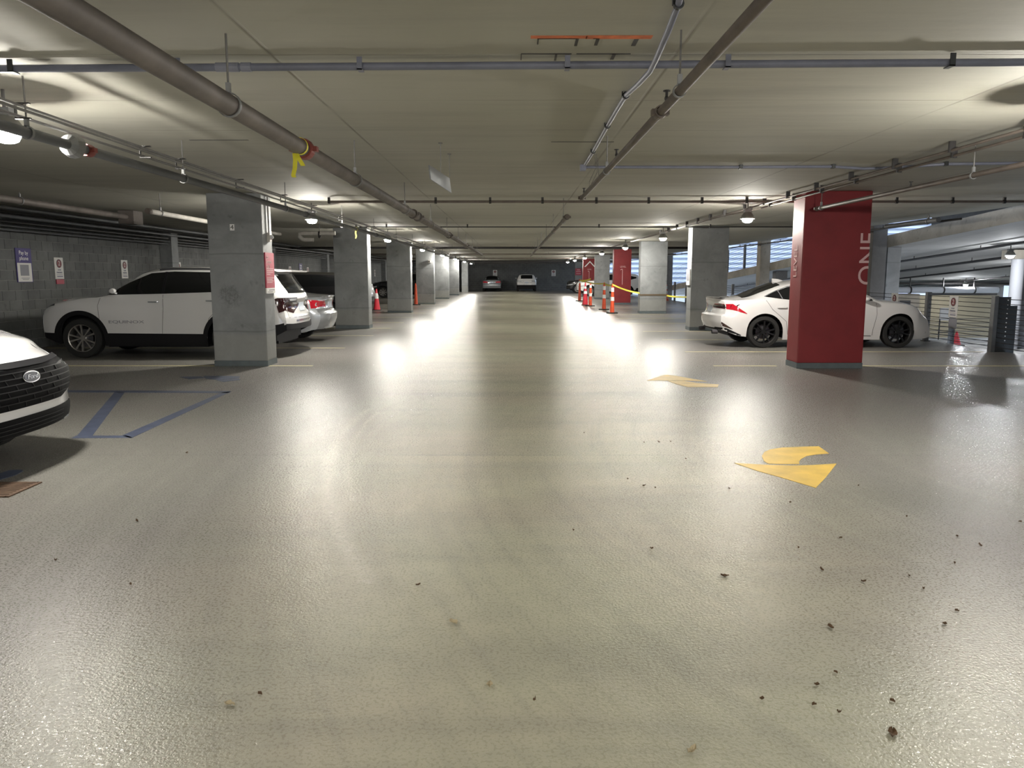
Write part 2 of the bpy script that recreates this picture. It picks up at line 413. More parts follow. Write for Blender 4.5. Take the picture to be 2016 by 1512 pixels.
# ------------------------------------------------------------------ walls
wl = struct(MB().box(XW-.3, YN, 0, XW, YB, H).build('wall_left', M_mortar))
blk = MB().box(0, 0, 0, .014, .388, .19).build('block', M_block, bevel=.004, mesh=True)
blk2 = blk.copy(); blk2.materials.clear(); blk2.materials.append(M_block2)
cands = []
rest = MB()
for r in range(14):
    for k in range(int((YB-10)/.398)):
        y = 10 + k*.398 + (.199 if r % 2 else 0); z = .006+r*.2
        if z+.19 > H: continue
        # nearest blocks the photograph shows (above and left of the parked car)
        if y > 14.2 and (y < 16.2 or z > 1.1): cands.append((y, z))
        else: rest.add([(XW+.014, y, z), (XW+.014, y+.388, z), (XW+.014, y+.388, z+.19), (XW+.014, y, z+.19), (XW, y, z), (XW, y+.388, z), (XW, y+.388, z+.19), (XW, y, z+.19)],
                       [(0,1,2,3),(0,4,5,1),(3,2,6,7),(1,5,6,2),(0,3,7,4)])
cands.sort()
for i, (y, z) in enumerate(cands):
    if i < 298: place_mesh('block', blk if random.random() < .6 else blk2, wl, Matrix.Translation((XW, y, z)))
    else: rest.add([(XW+.014, y, z), (XW+.014, y+.388, z), (XW+.014, y+.388, z+.19), (XW+.014, y, z+.19), (XW, y, z), (XW, y+.388, z), (XW, y+.388, z+.19), (XW, y, z+.19)],
                       [(0,1,2,3),(0,4,5,1),(3,2,6,7),(1,5,6,2),(0,3,7,4)])
tag(rest.build('block_courses', M_block, wl, fixn=False), kind='stuff')
wb = struct(MB().box(XW, YB, 0, XR, YB+.3, H).build('wall_back', M_mortar))
rb = MB()
for r in range(14):
    for k in range(50):
        x = XW+k*.398+(.199 if r % 2 else 0); z = .006+r*.2
        if x+.388 > XR: continue
        rb.add([(x, YB-.014, z), (x+.388, YB-.014, z), (x+.388, YB-.014, z+.19), (x, YB-.014, z+.19)], [(0, 1, 2, 3)])
tag(rb.build('block_courses', M_block, wb, fixn=False), kind='stuff')
struct(MB().box(XW-.3, YN-.3, 0, XR, YN, H).build('wall_near', M_block))
ped = [('first', 0), ('second', 1), ('third', 2), ('fourth', 3), ('fifth', 4), ('sixth', 5), ('seventh', 6)]
for w, k in ped:
    y = CY[k]
    tag(MB().box(XW, y, 0, XW+.34, y+.42, H-.02).build('wall_pilaster', M_col), '%s pale concrete pilaster standing against the block wall' % w if False else 'pale concrete pilaster on the block wall, %s from the camera' % w, 'pilaster', 'pilasters along the block wall')
tag(MB().box(-4.6, 69.5, 0, -4.05, 70.4, H-.01).build('concrete_column', M_col), 'last narrow grey column of the left row, before the back wall', 'column', 'concrete columns of the left row')
tag(MB().box(5.55, 69.5, 0, 6.15, 70.4, H-.01).build('concrete_column', M_col), 'last narrow grey column of the right row, before the back wall', 'column', 'columns of the right row')
for y, z in ((YB-.6, 2.6), (YB-3.2, 2.66)):
    tag(MB().box(XW+.05, y, z, XR, y+.18, z+.2).build('concrete_beam', M_dark), 'dark beam under the ceiling, %s the back wall' % ('right against' if y > YB-1 else 'a step before'), 'beam')

# ------------------------------------------------------------------ columns
def column(x0, x1, y0, lab, mat=M_col, dy=.5, group=None, band=.09):
    t = thing('concrete_column', lab, 'column', ((x0+x1)/2, y0+dy/2, 0), group=group)
    MB().box(x0, y0, band, x1, y0+dy, H-.004).build('shaft', mat, t, world=True, bevel=.018)
    MB().box(x0-.004, y0-.004, 0.001, x1+.004, y0+dy+.004, band).build('base_band', M_band, t, world=True)
    return t
ord_ = ['nearest', 'second', 'third', 'fourth', 'fifth', 'sixth']
GL, GR = 'concrete columns of the left row', 'columns of the right row'
Lw = [.885, .95, .95, .93, .93, .93]
L = []
for k in range(6):
    lab = ('bare grey concrete column numbered 4, nearest in the left row' if k == 0 else 'bare grey concrete column, %s from the camera in the left row' % ord_[k])
    L.append(column(-4.08-Lw[k], -4.08, CY[k], lab, group=GL))
R = []
Rs = [(4.61, 1.06, 12.42, 'bright red painted column lettered ONE, nearest in the right row', M_red),
      (4.84, .99, 21.1, 'bare grey concrete column behind the white sedan, second in the right row', M_col),
      (5.02, 1.05, 30.6, 'bare grey concrete column, third in the right row, with yellow tape tied to it', M_col),
      (5.18, .90, 40.0, 'red painted column with a tall white 1 behind the orange cones', M_red),
      (5.2, .92, 49.2, 'bluish grey concrete column between the two far red columns', M_col),
      (5.25, .92, 58.3, 'farthest red painted column with a white chevron above its 1', M_red)]
for x, w, y, lab, m in Rs: R.append(column(x, x+w, y, lab, m, group=GR))
Mt = R[3]
def on_front(col, s, size, x, z, y, mat, **k): return lettering(s, size, mat, col, (x, y-.004, z), (1, 0, 0), (0, 0, 1), **k)
for i, (dx) in ((3, 0), (5, 0)):
    x, w, y, _, _ = Rs[i]; xc = x+w*.5
    MB().box(xc-.012, y-.006, 1.02, xc+.012, y-.001, 1.80).build('painted_numeral', M_pink, R[i], world=True)
    MB().hexa([(xc-.1, y-.006, 1.76), (xc-.012, y-.006, 1.80), (xc-.012, y-.001, 1.80), (xc-.1, y-.001, 1.76)], [(xc-.1, y-.006, 1.79), (xc-.012, y-.006, 1.83), (xc-.012, y-.001, 1.83), (xc-.1, y-.001, 1.79)]).build('painted_numeral', M_pink, R[i], world=True)
    on_front(R[i], 'LEVEL', .12, xc+.03, 1.93, y, M_pink)
x, w, y, _, _ = Rs[5]; xc = x+w*.55
for sx in (-1, 1):
    MB().hexa([(xc, y-.006, 2.46), (xc+sx*.32, y-.006, 2.12), (xc+sx*.32, y-.001, 2.12), (xc, y-.001, 2.46)], [(xc, y-.006, 2.56), (xc+sx*.42, y-.006, 2.12), (xc+sx*.42, y-.001, 2.12), (xc, y-.001, 2.56)]).build('painted_chevron', M_refl, R[5], world=True)
# ONE, reading upwards and wrapping round the right-hand edge of the red column
x, w, y, _, _ = Rs[0]
def wrap_text():
    me = text_mesh('ONE', .40, 0)
    bm = bmesh.new(); bm.from_mesh(me)
    # local x -> up, local y -> left
    for v in bm.verts: v.co = V((-v.co.y*1.0, 0, v.co.x))
    for side in (0, 1):
        b2 = bm.copy()
        g = b2.verts[:]+b2.edges[:]+b2.faces[:]
        bmesh.ops.bisect_plane(b2, geom=g, plane_co=(0, 0, 0), plane_no=(1, 0, 0), clear_outer=(side == 0), clear_inner=(side == 1))
        X1 = x+w
        for v in b2.verts:
            if side == 0: v.co = V((X1+v.co.x, y-.004, v.co.z+1.755))
            else: v.co = V((X1+.004, y+v.co.x, v.co.z+1.755))
        Mi = root_matrix(R[0]).inverted()
        for v in b2.verts: v.co = Mi @ v.co
        m2 = bpy.data.meshes.new('painted_word'); b2.to_mesh(m2); b2.free(); m2.materials.append(M_pink)
        place_mesh('painted_word', m2, R[0])
    bm.free()
wrap_text()
lettering('LEVEL', .2, M_pink, R[0], (x-.004, y+.28, 1.72), (0, 0, 1), (0, 1, 0), name='painted_word', sx=1.0)
# number tag on the left column
t = thing('number_plate_tag', 'small white plate numbered 4 high on the nearest grey column', 'sign', (-4.56, 12.71, 2.27))
MB().box(-.035, -.004, -.05, .035, .004, .05).build('plate', M_refl, t)
lettering('4', .1, M_ink, t, (-4.56, 12.705, 2.268), (1, 0, 0), (0, 0, 1), sx=1.15)

# ------------------------------------------------------------------ garage lamps
def make_lamp():
    t = thing('garage_lamp', 'x', 'lamp', (0, 0, 0), group=None)
    MB().cyl((0, 0, .12), (0, 0, H-2.5), .012, 8).build('stem', M_cond, t)
    MB().box(-.06, -.05, .13, .06, .05, .19).build('junction_box', M_steel, t, bevel=.006)
    MB().lathe([(.02, .14), (.06, .135), (.09, .10), (.115, .06), (.124, .044), (.126, .016), (.120, .016), (.10, .036)], n=20).build('housing', M_house, t, smooth=True)
    MB().lathe([(.102, .035), (.093, 0), (.074, -.038)], n=16).build('lens', M_lens, t, smooth=True)
    MB().lathe([(.074, -.038), (.05, -.05), (.02, -.056), (.001, -.057)], n=16).build('lens_cap', M_lenscap, t, smooth=True)
    return t
lamp0 = make_lamp()
lampsL = [(-3.66, 5.75), (-3.72, 14.5), (-3.62, 22.6), (-3.62, 31.2), (-3.62, 40), (-3.62, 48.8), (-3.62, 58), (-3.6, 67)]
lampsR = [(3.95, 5.8), (4.27, 14.3), (4.16, 21.7), (4.2, 29.2), (4.2, 36.9), (4.25, 46.2), (4.25, 53.6), (4.25, 60.5)]
ordw = ['first', 'second', 'third', 'fourth', 'fifth', 'sixth', 'seventh', 'eighth']
first = True
for rowi, (row, rn) in enumerate(((lampsL, 'left'), (lampsR, 'right'))):
    for k, (x, y) in enumerate(row):
        lab = 'glowing garage lamp, %s from the camera in the %s lamp row' % (ordw[k], rn)
        if first:
            o = lamp0; o.location = (x, y, 2.5); o.matrix_basis = Matrix.Translation((x, y, 2.5)); first = False; o['label'] = lab
        else: o = copy_tree(lamp0, None, (x, y, 2.5), lab)
        o['group'] = 'garage lamps of the %s row' % rn
for x, y, s in ((-3.66, -3.2, 'left'), (3.95, -3.2, 'right'), (.2, -2.4, 'middle')):  # the central one is an added fill, unseen, to brighten near floor and ceiling
    copy_tree(lamp0, None, (x, y, 2.5), 'garage lamp behind the camera on the %s' % s)['group'] = 'garage lamps behind the camera'
# small lamps over the stalls by the block wall and over the ramp bay
for (x, y, z, lab) in ((13.0, 20.4, 1.99, 'glowing lamp under the ramp beside the white round column'), (21.0, 36.0, 1.05, 'small glowing lamp deep in the ramp bay above the white pipe'), (17.5, 26.0, 1.65, 'glowing lamp under the ramp hidden behind the red column')):
    o = copy_tree(lamp0, None, (x, y, z), lab); o['group'] = 'lamps under the ramp'
    for ch in o.children:
        if ch.name.startswith('lens') and not ch.name.startswith('lens_cap'): ch.data = ch.data.copy(); ch.data.materials[0] = M_lens2

# ------------------------------------------------------------------ pipes under the ceiling
def hanger(p, x, y, ztop, zp, r, tee=False):
    MB().cyl((x, y, zp+r+.05), (x, y, ztop-.003), .006, 6).build('hanger_rod', M_cond, p, world=True)
    m = MB().lathe([(r+.004, -.012), (r+.010, -.012), (r+.010, .012), (r+.004, .012)], (x, y, zp), 18, 'y')
    m.box(x-.012, y-.012, zp+r, x+.012, y+.012, zp+r+.06)
    m.build('clamp_ring', M_steel, p, world=True)
def run(name, lab, path, r, mat, cat='pipe', n=12, group=None):
    p0 = V(path[0]); t = thing(name, lab, cat, p0, group=group)
    MB().tube(path, r, n).build('tube', mat, t, world=True, smooth=True); return t
def collar(t, x, y, z, r, axis='y', mat=M_redcl, w=.05, nm='coupling'):
    m = MB().lathe([(r, -w), (r*1.28, -w), (r*1.34, -w*.4), (r*1.34, w*.4), (r*1.28, w), (r, w)], (x, y, z), 16, axis)
    if axis == 'y': m.box(x-r*1.8, y-w*.6, z-.018, x-r*1.2, y+w*.6, z+.018).box(x+r*1.2, y-w*.6, z-.018, x+r*1.8, y+w*.6, z+.018)
    return m.build(nm, mat, t, world=True)
def sprinkler(t, x, y, z, r):
    MB().cyl((x, y, z+r*.6), (x, y, z+r+.05), .009, 8).lathe([(.001, .05), (.022, .05), (.022, .056), (.001, .056)], (x, y, z+r), 10).lathe([(.012, 0), (.014, .012), (.006, .03), (.004, .05)], (x, y, z+r), 8).build('sprinkler_head', M_black, t, world=True)
# big standpipe
P1 = run('standpipe', 'thick dusty grey pipe crossing the ceiling from the top left corner towards the back', [(-1.60, -8, 2.44), (-1.60, 0, 2.44), (-1.56, 12, 2.44), (-1.5, 22, 2.44), (-1.45, 36, 2.44)], .058, M_pipe, n=20)
for y, m, w in ((5.98, M_redcl, .05), (12.2, M_pipe, .05), (12.75, M_pipe, .03), (18.6, M_pipe, .05), (25, M_pipe, .05)): collar(P1, -1.60+.004*max(0, y), y, 2.44, .058, mat=m, w=w)
for y in (4.46, 7.85, 11.3, 14.7, 18.1, 21.6, 25, 28.5, 32): hanger(P1, -1.60+.004*y, y, H, 2.44, .058)
# left pipe over the stalls' mouth
P2 = run('sprinkler_main', 'dark grey pipe hung beside the left row of lamps', [(-3.27, -6, 2.45), (-3.27, 66, 2.45)], .036, M_pipeb, n=14)
for y in (5.36, 7.84, 11.3, 15, 18.4, 21.9, 25.4, 29, 32.5, 36, 40, 43.4, 48, 52): hanger(P2, -3.27, y, H, 2.45, .036)
for y in (6.1, 12.4, 18.7, 25): collar(P2, -3.27, y, 2.45, .036, mat=M_redcl if y < 7 else M_pipeb, w=.04)
MB().lathe([(.036, 0), (.075, .03), (.09, .10), (.085, .10), (.06, .03)], (-3.27, 5.82, 2.45), 16, 'y').build('flared_collar', M_steel, P2, world=True)
for i, (x, z) in enumerate(((-3.30, 2.625), (-3.265, 2.59), (-3.31, 2.555))):
    t = run('conduit', 'thin metal conduit above the pipe beside the left lamps, %s of three' % ('topmost', 'middle', 'lowest')[i], [(x, -6, z), (x, 66, z)], .0105, M_cond, 'conduit', 8, 'conduits beside the left lamps')
    if i == 1:
        for y in (5.36, 7.1, 7.84, 9.5, 11.3, 13, 15, 18.4, 21.9, 25.4, 29): MB().box(-3.335, y-.012, 2.538, -3.24, y+.012, 2.548).box(-3.335, y-.012, 2.635, -3.24, y+.012, 2.645).box(-3.34, y-.012, 2.538, -3.333, y+.012, 2.645).build('trapeze_strap', M_black, t, world=True)
# violet-grey conduit right across the near ceiling
def vY(x): return 4.93-x*.022
P3 = run('cross_conduit', 'thick violet grey conduit strapped across the whole near ceiling', [(-9.8, vY(-9.8), 2.77), (-3, vY(-3), 2.77), (3, vY(3), 2.77), (9.6, vY(9.6), 2.77)], .0235, M_pvc, 'conduit', 12)
for px in (8, 345, 707, 1117, 1430, 1863):
    x = PY(px, 131, 4.9).x; y = vY(x)
    MB().box(x-.016, y-.045, 2.742, x+.016, y+.03, 2.748).box(x-.016, y-.045, 2.742, x+.016, y-.037, H-.004).build('pipe_strap', M_postd if px in (8, 1863) else M_pvc, P3, world=True)
for px, w in ((440, .07), (478, .03)):
    x = PY(px, 131, 4.9).x; MB().lathe([(.0235, -w), (.028, -w), (.028, w), (.0235, w)], (x, vY(x), 2.77), 14, 'x').build('coupling', M_pvc2, P3, world=True)
# conduit snaking from the top edge, then turning right
pts = [PZ(x, y, 2.79 if y < 50 or y > 170 else 2.722) for x, y in ((1350, -60), (1336, 8), (1315, 62), (1292, 116), (1280, 140), (1258, 164), (1232, 188), (1214, 217), (1196, 248), (1168, 298), (1152, 324))]
P4 = run('snaking_conduit', 'grey conduit bending across the ceiling beside the brown pipe', pts, .0165, M_pvc, 'conduit')
for i in (1, 6, 8, 9):
    p = pts[i]; MB().lathe([(.018, -.012), (.026, -.012), (.026, .012), (.018, .012)], p, 12, 'y').box(p.x-.03, p.y-.012, p.z-.005, p.x-.022, p.y+.012, H-.004).build('pipe_strap', M_postd, P4, world=True)
q = [PZ(x, y, 2.79) for x, y in ((1150, 329), (1458, 329), (1640, 328), (1700, 332), (1760, 330), (1862, 323), (2016, 321))]+[V((9.5, 9.95, 2.79))]
P5 = run('cross_conduit', 'thin violet grey conduit running right from the end of the snaking conduit', q, .017, M_pvc, 'conduit')
MB().box(q[0].x-.05, q[0].y-.05, 2.745, q[0].x+.02, q[0].y+.05, H-.004).build('elbow_box', M_pvc, P5, world=True, bevel=.006)
for i in (1, 2, 5): MB().box(q[i].x-.02, q[i].y-.03, q[i].z-.022, q[i].x+.02, q[i].y+.03, H-.004).build('pipe_strap', M_postd, P5, world=True, bevel=.004)
# brown dead-end pipe
P6 = run('sprinkler_branch', 'brown steel pipe slanting from the top edge and ending capped in mid ceiling', [(.92, -6, 2.5), (.92, 3, 2.5), (.89, 10.2, 2.49)], .027, M_pipebr, n=16)
collar(P6, .91, 4.95, 2.498, .03, mat=M_pipebr, w=.045); collar(P6, .89, 10.18, 2.49, .027, mat=M_pipebr, w=.03, nm='end_cap')
hanger(P6, .912, 4.4, H, 2.5, .027); hanger(P6, .9, 7.6, H, 2.49, .027)
for x, y in ((.91, 4.75), (.9, 6.9), (.89, 9.9)): sprinkler(P6, x, y, 2.5, .027)
wr = random.Random(3)
for i in range(3):
    a = V((.86+.05*i, 8.4+.3*i, H)); MB().tube([a, a+V((.03, .12, -.18)), a+V((-.02, .3, -.3)), V((.9, 9.3+.2*i, 2.5))], .003, 5).build('tie_wire', M_cond, P6, world=True)
P7 = run('sprinkler_branch', 'brown steel pipe farther down the middle of the ceiling', [(.87, 12.6, 2.43), (.86, 38, 2.43)], .034, M_pipebr, n=14)
collar(P7, .87, 12.7, 2.43, .036, mat=M_pipebr, w=.06, nm='end_cap')
for y in (13.6, 17, 20.5, 24, 27.5, 31, 35): hanger(P7, .87, y, H, 2.43, .034)
# transverse sprinkler pipes
def cross(y, z, r, mat, x0, x1, lab, cps=(), hx=()):
    t = run('cross_pipe', lab, [(x0, y, z), (min(x1, 9.2 if y > 15 else 9.6), y, z)], r, mat, n=12)
    for px in cps:
        x = PY(px, 400, y).x; MB().lathe([(r, -.02), (r*1.6, -.02), (r*1.6, .02), (r, .02)], (x, y, z), 12, 'x').box(x-.02, y-.02, z, x+.02, y+.02, H-.004).build('pipe_strap', M_black, t, world=True)
    for x in hx: MB().cyl((x, y, z+r*.5), (x, y, H), .007, 6).build('hanger_rod', M_cond, t, world=True)
    return t
cross(13.45, 2.745, .021, M_pipebr, -3.15, 9.6, 'thin dark pipe across the ceiling in front of the first grey column tops', (648, 858, 965, 1068, 1174, 1277, 1382, 1470, 1765, 1875, 1977))
cross(20.4, 2.745, .014, M_black, -4.0, 9.6, 'very thin black pipe across the ceiling, second from the camera', (700, 760, 920, 1180, 1400))
cross(33.4, 2.66, .05, M_black, -9.6, 9.6, 'thick black pipe across the ceiling in mid distance', (), (-8, -5, -2.6, .2, 3, 6))
cross(44.0, 2.68, .03, M_pipebr, -9.6, 9.6, 'brown pipe across the ceiling behind the thick black one', (), (-2, 2, 6))
cross(54.5, 2.68, .035, M_pipebr, -9.6, 9.6, 'brown pipe across the far ceiling', (), (-2, 2, 6))
cross(64.5, 2.66, .05, M_black, -9.6, 9.6, 'black pipe across the farthest ceiling', (), (-2, 2, 6))
# right conduits
for i, (x, z) in enumerate(((4.36, 2.728), (4.58, 2.728))):
    t = run('conduit', ('left' if i == 0 else 'right')+' one of two dark conduits over the right row of lamps', [(x, -8, z), (x, 15.2, z), (4.3+.08*i, 16.4, z), (4.3+.08*i, 66, z)], .0145, M_pipebr, 'conduit', 10, 'conduits over the right lamps')
    for k in range(16):
        y = 5.6+i*.35+k*1.15; xx = x if y < 15.2 else 4.3+.08*i
        MB().box(xx-.03, y-.014, z-.02, xx+.03, y+.014, H-.004).build('pipe_strap', M_black, t, world=True)
P8 = run('sprinkler_branch', 'grey brown pipe ending just before the top of the nearest red column', [(4.71, -2, 2.50), (4.71, 12.2, 2.52)], .027, M_pipebr, n=14)
hanger(P8, 4.71, 8.1, H, 2.51, .027); hanger(P8, 4.71, 12.02, H, 2.52, .027); sprinkler(P8, 4.71, 9.35, 2.515, .027)
collar(P8, 4.71, 12.18, 2.52, .027, mat=M_pipebr, w=.025, nm='end_cap')
P9 = run('sprinkler_main', 'black pipe hung along the open right edge of the ceiling', [(9.3, 16.3, 2.66), (9.3, 72, 2.66)], .024, M_black, n=12)
for y in (17.6, 21.5, 25, 28.6, 32, 35.6, 39.4, 43, 47, 51, 55): hanger(P9, 9.3, y, H, 2.66, .024)
for y in (19.7, 23.6, 27.2, 30.7, 34.2): sprinkler(P9, 9.3, y, 2.66, .024)
P10 = run('duct_pipe', 'dusty pipe end with dark flex hung at the open ceiling edge on the right', [(9.0, 16.6, 2.66), (9.0, 18.9, 2.66)], .055, M_pipeb, n=14)
hanger(P10, 9.0, 17.0, H, 2.66, .055)
# stalls by the block wall
P11 = run('duct_pipe', 'dusty grey pipe run ending in a square box near the block wall', [(-7.9, 4, 2.68), (-7.9, 16.2, 2.68)], .055, M_pipe, n=14)
MB().box(-8.06, 16.0, 2.54, -7.74, 16.4, H-.01).build('pull_box', M_pipe, P11, world=True, bevel=.01)
hanger(P11, -7.9, 12.6, H, 2.68, .055)
for i, (x, z, r, m) in enumerate(((-9.55, 2.71, .05, M_black), (-9.5, 2.60, .035, M_pipeb), (-9.62, 2.51, .03, M_black), (-9.6, 2.43, .018, M_pipeb), (-9.66, 2.36, .018, M_pipeb), (-9.15, 2.71, .04, M_pipeb))):
    run('wall_pipe', ('topmost thick black', 'light edged grey', 'lower black', 'upper thin grey', 'lowest thin grey', 'outermost dark grey')[i]+' pipe running along the top of the block wall', [(x, 6, z), (x, 74, z)], r, m, n=10, group='pipes along the block wall')
P12 = run('wrapped_pipe', 'pale wrapped pipe with a brown end hung between block wall and nearest grey column', [(-5.75, 12.4, 2.5), (-5.75, 19.3, 2.5)], .04, M_insul, n=16)
MB().lathe([(.001, -.06), (.045, -.06), (.048, .03), (.04, .03)], (-5.75, 12.4, 2.5), 14, 'y').build('end_cap', M_pipebr, P12, world=True)
hanger(P12, -5.75, 12.8, H, 2.5, .04)
a = PY(660, 459, 20.3); b = PY(598, 459, 20.3); c_ = PY(590, 466, 20.3); d_ = PY(598, 472, 20.3); e_ = PY(617, 472, 20.3)
P13 = run('wrapped_pipe', 'white wrapped pipe with a U shaped bend beyond the nearest grey column', [a, b, b+(c_-b)*.5+V((-.05, 0, .03)), c_, d_+V((-.04, 0, .02)), d_, e_], .055, M_insul, n=14)
MB().lathe([(.075, -.02), (.09, -.02), (.09, .02), (.075, .02)], PY(629, 462, 20.3), 16, 'x').build('hanger_ring', M_black, P13, world=True)
MB().cyl(PY(629, 459, 20.3), V((PY(629, 459, 20.3).x, 20.3, H)), .008, 6).build('hanger_rod', M_cond, P13, world=True)

# yellow ribbons
t = thing('yellow_ribbon', 'bright yellow ribbon tied round the thick grey pipe at its red coupling', 'ribbon', (-1.57, 5.84, 2.44))
MB().lathe([(.0595, -.012), (.0625, -.012), (.0625, .012), (.0595, .012)], (0, 0, 0), 18, 'y').build('loop', M_tape2, t)
def strip(t, pts, w, mat, name, th=.002):
    rows = []
    for p in pts:
        p = V(p); rows.append([p+V((-w/2, 0, 0)), p+V((w/2, 0, 0))])
    m = MB().grid(rows); n = len(m.v); m2 = MB().grid([[v+V((0, th, 0)) for v in r] for r in rows]); m.add(m2.v, m2.f)
    return m.build(name, mat, t)
strip(t, [(-.03, -.03, -.055), (-.025, -.035, -.10), (-.035, -.02, -.16), (-.05, -.015, -.21), (-.045, -.01, -.225)], .032, M_tape2, 'tail')
strip(t, [(-.02, -.03, -.055), (.0, -.04, -.09), (.022, -.03, -.13), (.028, -.03, -.145)], .034, M_tape2, 'tail')
t = thing('yellow_ribbon', 'small yellow tag dangling from the pipe beside the left lamps', 'ribbon', (-3.27, 16.3, 2.45))
MB().lathe([(.037, -.01), (.040, -.01), (.040, .01), (.037, .01)], (0, 0, 0), 14, 'y').build('loop', M_tape2, t); strip(t, [(0, -.01, -.036), (-.01, -.01, -.08), (.005, -.01, -.14), (-.01, -.01, -.19)], .03, M_tape2, 'tail')

# hanging sign seen almost edge-on
t = thing('hanging_sign', 'thin grey sign panel hung edge-on from two rods in mid ceiling', 'sign', (-.76, 7.2, 2.44))
p_ = [PX(843, 325, -.775), PX(846, 353, -.775), PX(887, 380, -.70), PX(883, 351, -.70)]
MB().add([p_[0], p_[1], p_[2], p_[3]]+[p+V((.012, 0, 0)) for p in (p_[0], p_[1], p_[2], p_[3])], [(0,1,2,3),(7,6,5,4),(0,4,5,1),(1,5,6,2),(2,6,7,3),(3,7,4,0)]).build('panel', pm('sign_back_grey', (.26, .28, .30), .5), t, world=True)
for px, py in ((868, 345), (885, 352)):
    b = PX(px, py, -.73 if px < 880 else -.70); MB().cyl(b, (b.x, b.y, H), .004, 6).box(b.x-.02, b.y-.02, H-.008, b.x+.02, b.y+.02, H-.001).build('hanger_rod', M_cond, t, world=True)

# ------------------------------------------------------------------ signs on walls and columns
def wall_sign_pay(y, lab):
    t = thing('payment_sign', lab, 'sign', (XW+.02, y, 1.36), group=None)
    r, u = (0, 1, 0), (0, 0, 1)
    MB().box(0, 0, 0, .012, .5, .68).build('board', M_purp, t)
    MB().box(.012, .02, .01, .016, .47, .385).build('white_panel', M_white, t)
    MB().box(.016, .10, .13, .0165, .38, .35).build('grey_panel', M_inkg, t)   # plain patch where the code was
    for zz, a, b in ((.075, .12, .38), (.05, .15, .35)): MB().box(.016, a, zz, .0168, b, zz+.012).build('print_line', M_inkg, t)
    x = XW+.02+.013
    lettering('Pay by', .115, M_refl, t, (x, y+.25, 1.36+.585), (0, 1, 0), u); lettering('phone', .115, M_refl, t, (x, y+.25, 1.36+.475), (0, 1, 0), u)
    return t
wall_sign_pay(15.45, 'purple and white Pay by phone sign, leftmost on the block wall')
wall_sign_pay(35.9, 'small purple and white payment sign far along the block wall, beyond the silver sedan')
def bay_sign(loc, rz, lab, red=False, w=.32, h=.46, group=None):
    # face looks along local -y
    t = thing('parking_sign', lab, 'sign', loc, rz, group)
    MB().box(-w/2, -.006, 0, w/2, .006, h).build('board', M_white, t, bevel=.003)
    k = h/.46
    MB().lathe([(.001, -.011), (.082*k, -.011), (.082*k, -.0065)], (0, 0, h*.72), 24, 'y').build('disc', M_maroon, t)
    MB().lathe([(.082*k, -.012), (.092*k, -.012), (.092*k, -.0065), (.082*k, -.0065)], (0, 0, h*.72), 24, 'y').build('disc_rim', M_ink, t)
    lettering('2', .14*k, M_white, t, (0, -.0125, h*.72), (1, 0, 0), (0, 0, 1), world=False)
    lettering('HOUR', .042*k, M_inkb, t, (0, -.0085, h*.42), (1, 0, 0), (0, 0, 1), world=False)
    lettering('PARKING', .05*k, M_inkb, t, (0, -.0085, h*.30), (1, 0, 0), (0, 0, 1), world=False)
    MB().box(-w*.34, -.0085, h*.19, w*.34, -.006, h*.205).box(-w*.3, -.0085, h*.10, w*.36, -.006, h*.135).build('print_line', M_inkb, t)
    if red: MB().box(-w*.42, -.009, -.11, w*.46, .006, -.008).build('red_sticker', M_rsign, t)
    return t
Rw = math.pi/2     # local -y -> world +x
for y, red, lab in ((16.9, True, 'white 2 hour parking sign with a red sticker below, beside the Pay by phone sign'),
                    (19.75, False, 'white 2 hour parking sign above the hood of the large white SUV'),
                    (22.95, False, 'white 2 hour parking sign peeking over the roof of the white SUV'),
                    (34.4, False, 'white parking sign left of the far purple payment sign'), (37.4, False, 'white parking sign right of the far purple payment sign'),
                    (40.6, False, 'small white parking sign just past the second wall pilaster'), (52.0, False, 'small white parking sign above the black SUV'), (55.5, False, 'tiny white parking sign on the block wall behind the third grey column')):
    bay_sign((XW+.024, y, 1.42), Rw, lab, red)
for x, lab in ((-1.8, 'white sign plate on the back wall above the far silver sedan'), (4.07, 'white sign plate on the back wall right of the far white SUV')):
    bay_sign((x, YB-.025, 1.42), 0, lab, w=.42, h=.6)
# red sign on the aisle side of the first grey column
t = thing('information_sign', 'tall crimson sign reading entrance 24/7 on the aisle side of the nearest grey column', 'sign', (-4.078, 12.98, 1.2))
MB().box(.001, -.22, .09, .02, .23, .67).build('board', M_rsign, t); MB().box(.001, -.22, 0, .021, .23, .09).build('white_footer', M_white, t)
X = -4.078+.021; up = (0, 0, 1)
for s_, sz, z, y in (('to', .09, 1.80, 12.86), ('entrance', .075, 1.72, 12.94), ('24/7', .10, 1.63, 12.9)): lettering(s_, sz, M_pink, t, (X, y, z), (0, 1, 0), up)
for z, b in ((.40, .18), (.37, .18), (.34, .15), (.31, 0), (.25, .2), (.225, .1), (.20, .16), (.175, .1)): MB().box(.0201, -.18, z, .0215, b, z+.011).build('print_line', M_pink, t)
MB().box(.021, -.1, .05, .0215, .2, .06).box(.021, -.16, .02, .0215, .1, .028).build('print_line', M_ink, t)
t = thing('strobe_box', 'white alarm box with conduit on the aisle side of the nearest grey column', 'alarm', (-4.079, 13.0, 2.05))
MB().box(.001, -.06, 0, .05, .06, .15).build('box', M_insul, t, bevel=.006); MB().lathe([(.04, 0), (.035, .03), (.015, .045), (.001, .046)], (.05, 0, .075), 14, 'x').build('lens', M_head, t); MB().cyl((.02, 0, .15), (.02, 0, .76), .011, 8).build('conduit', M_cond, t)
t = thing('framed_notice', 'white framed notice on the aisle side of the second grey column on the right', 'sign', (4.838, 21.35, 1.23))
MB().box(-.03, -.2, 0, -.001, .2, .43).build('frame', M_white, t); MB().box(-.032, -.15, .12, -.0305, .15, .38).build('print', M_inkg, t)
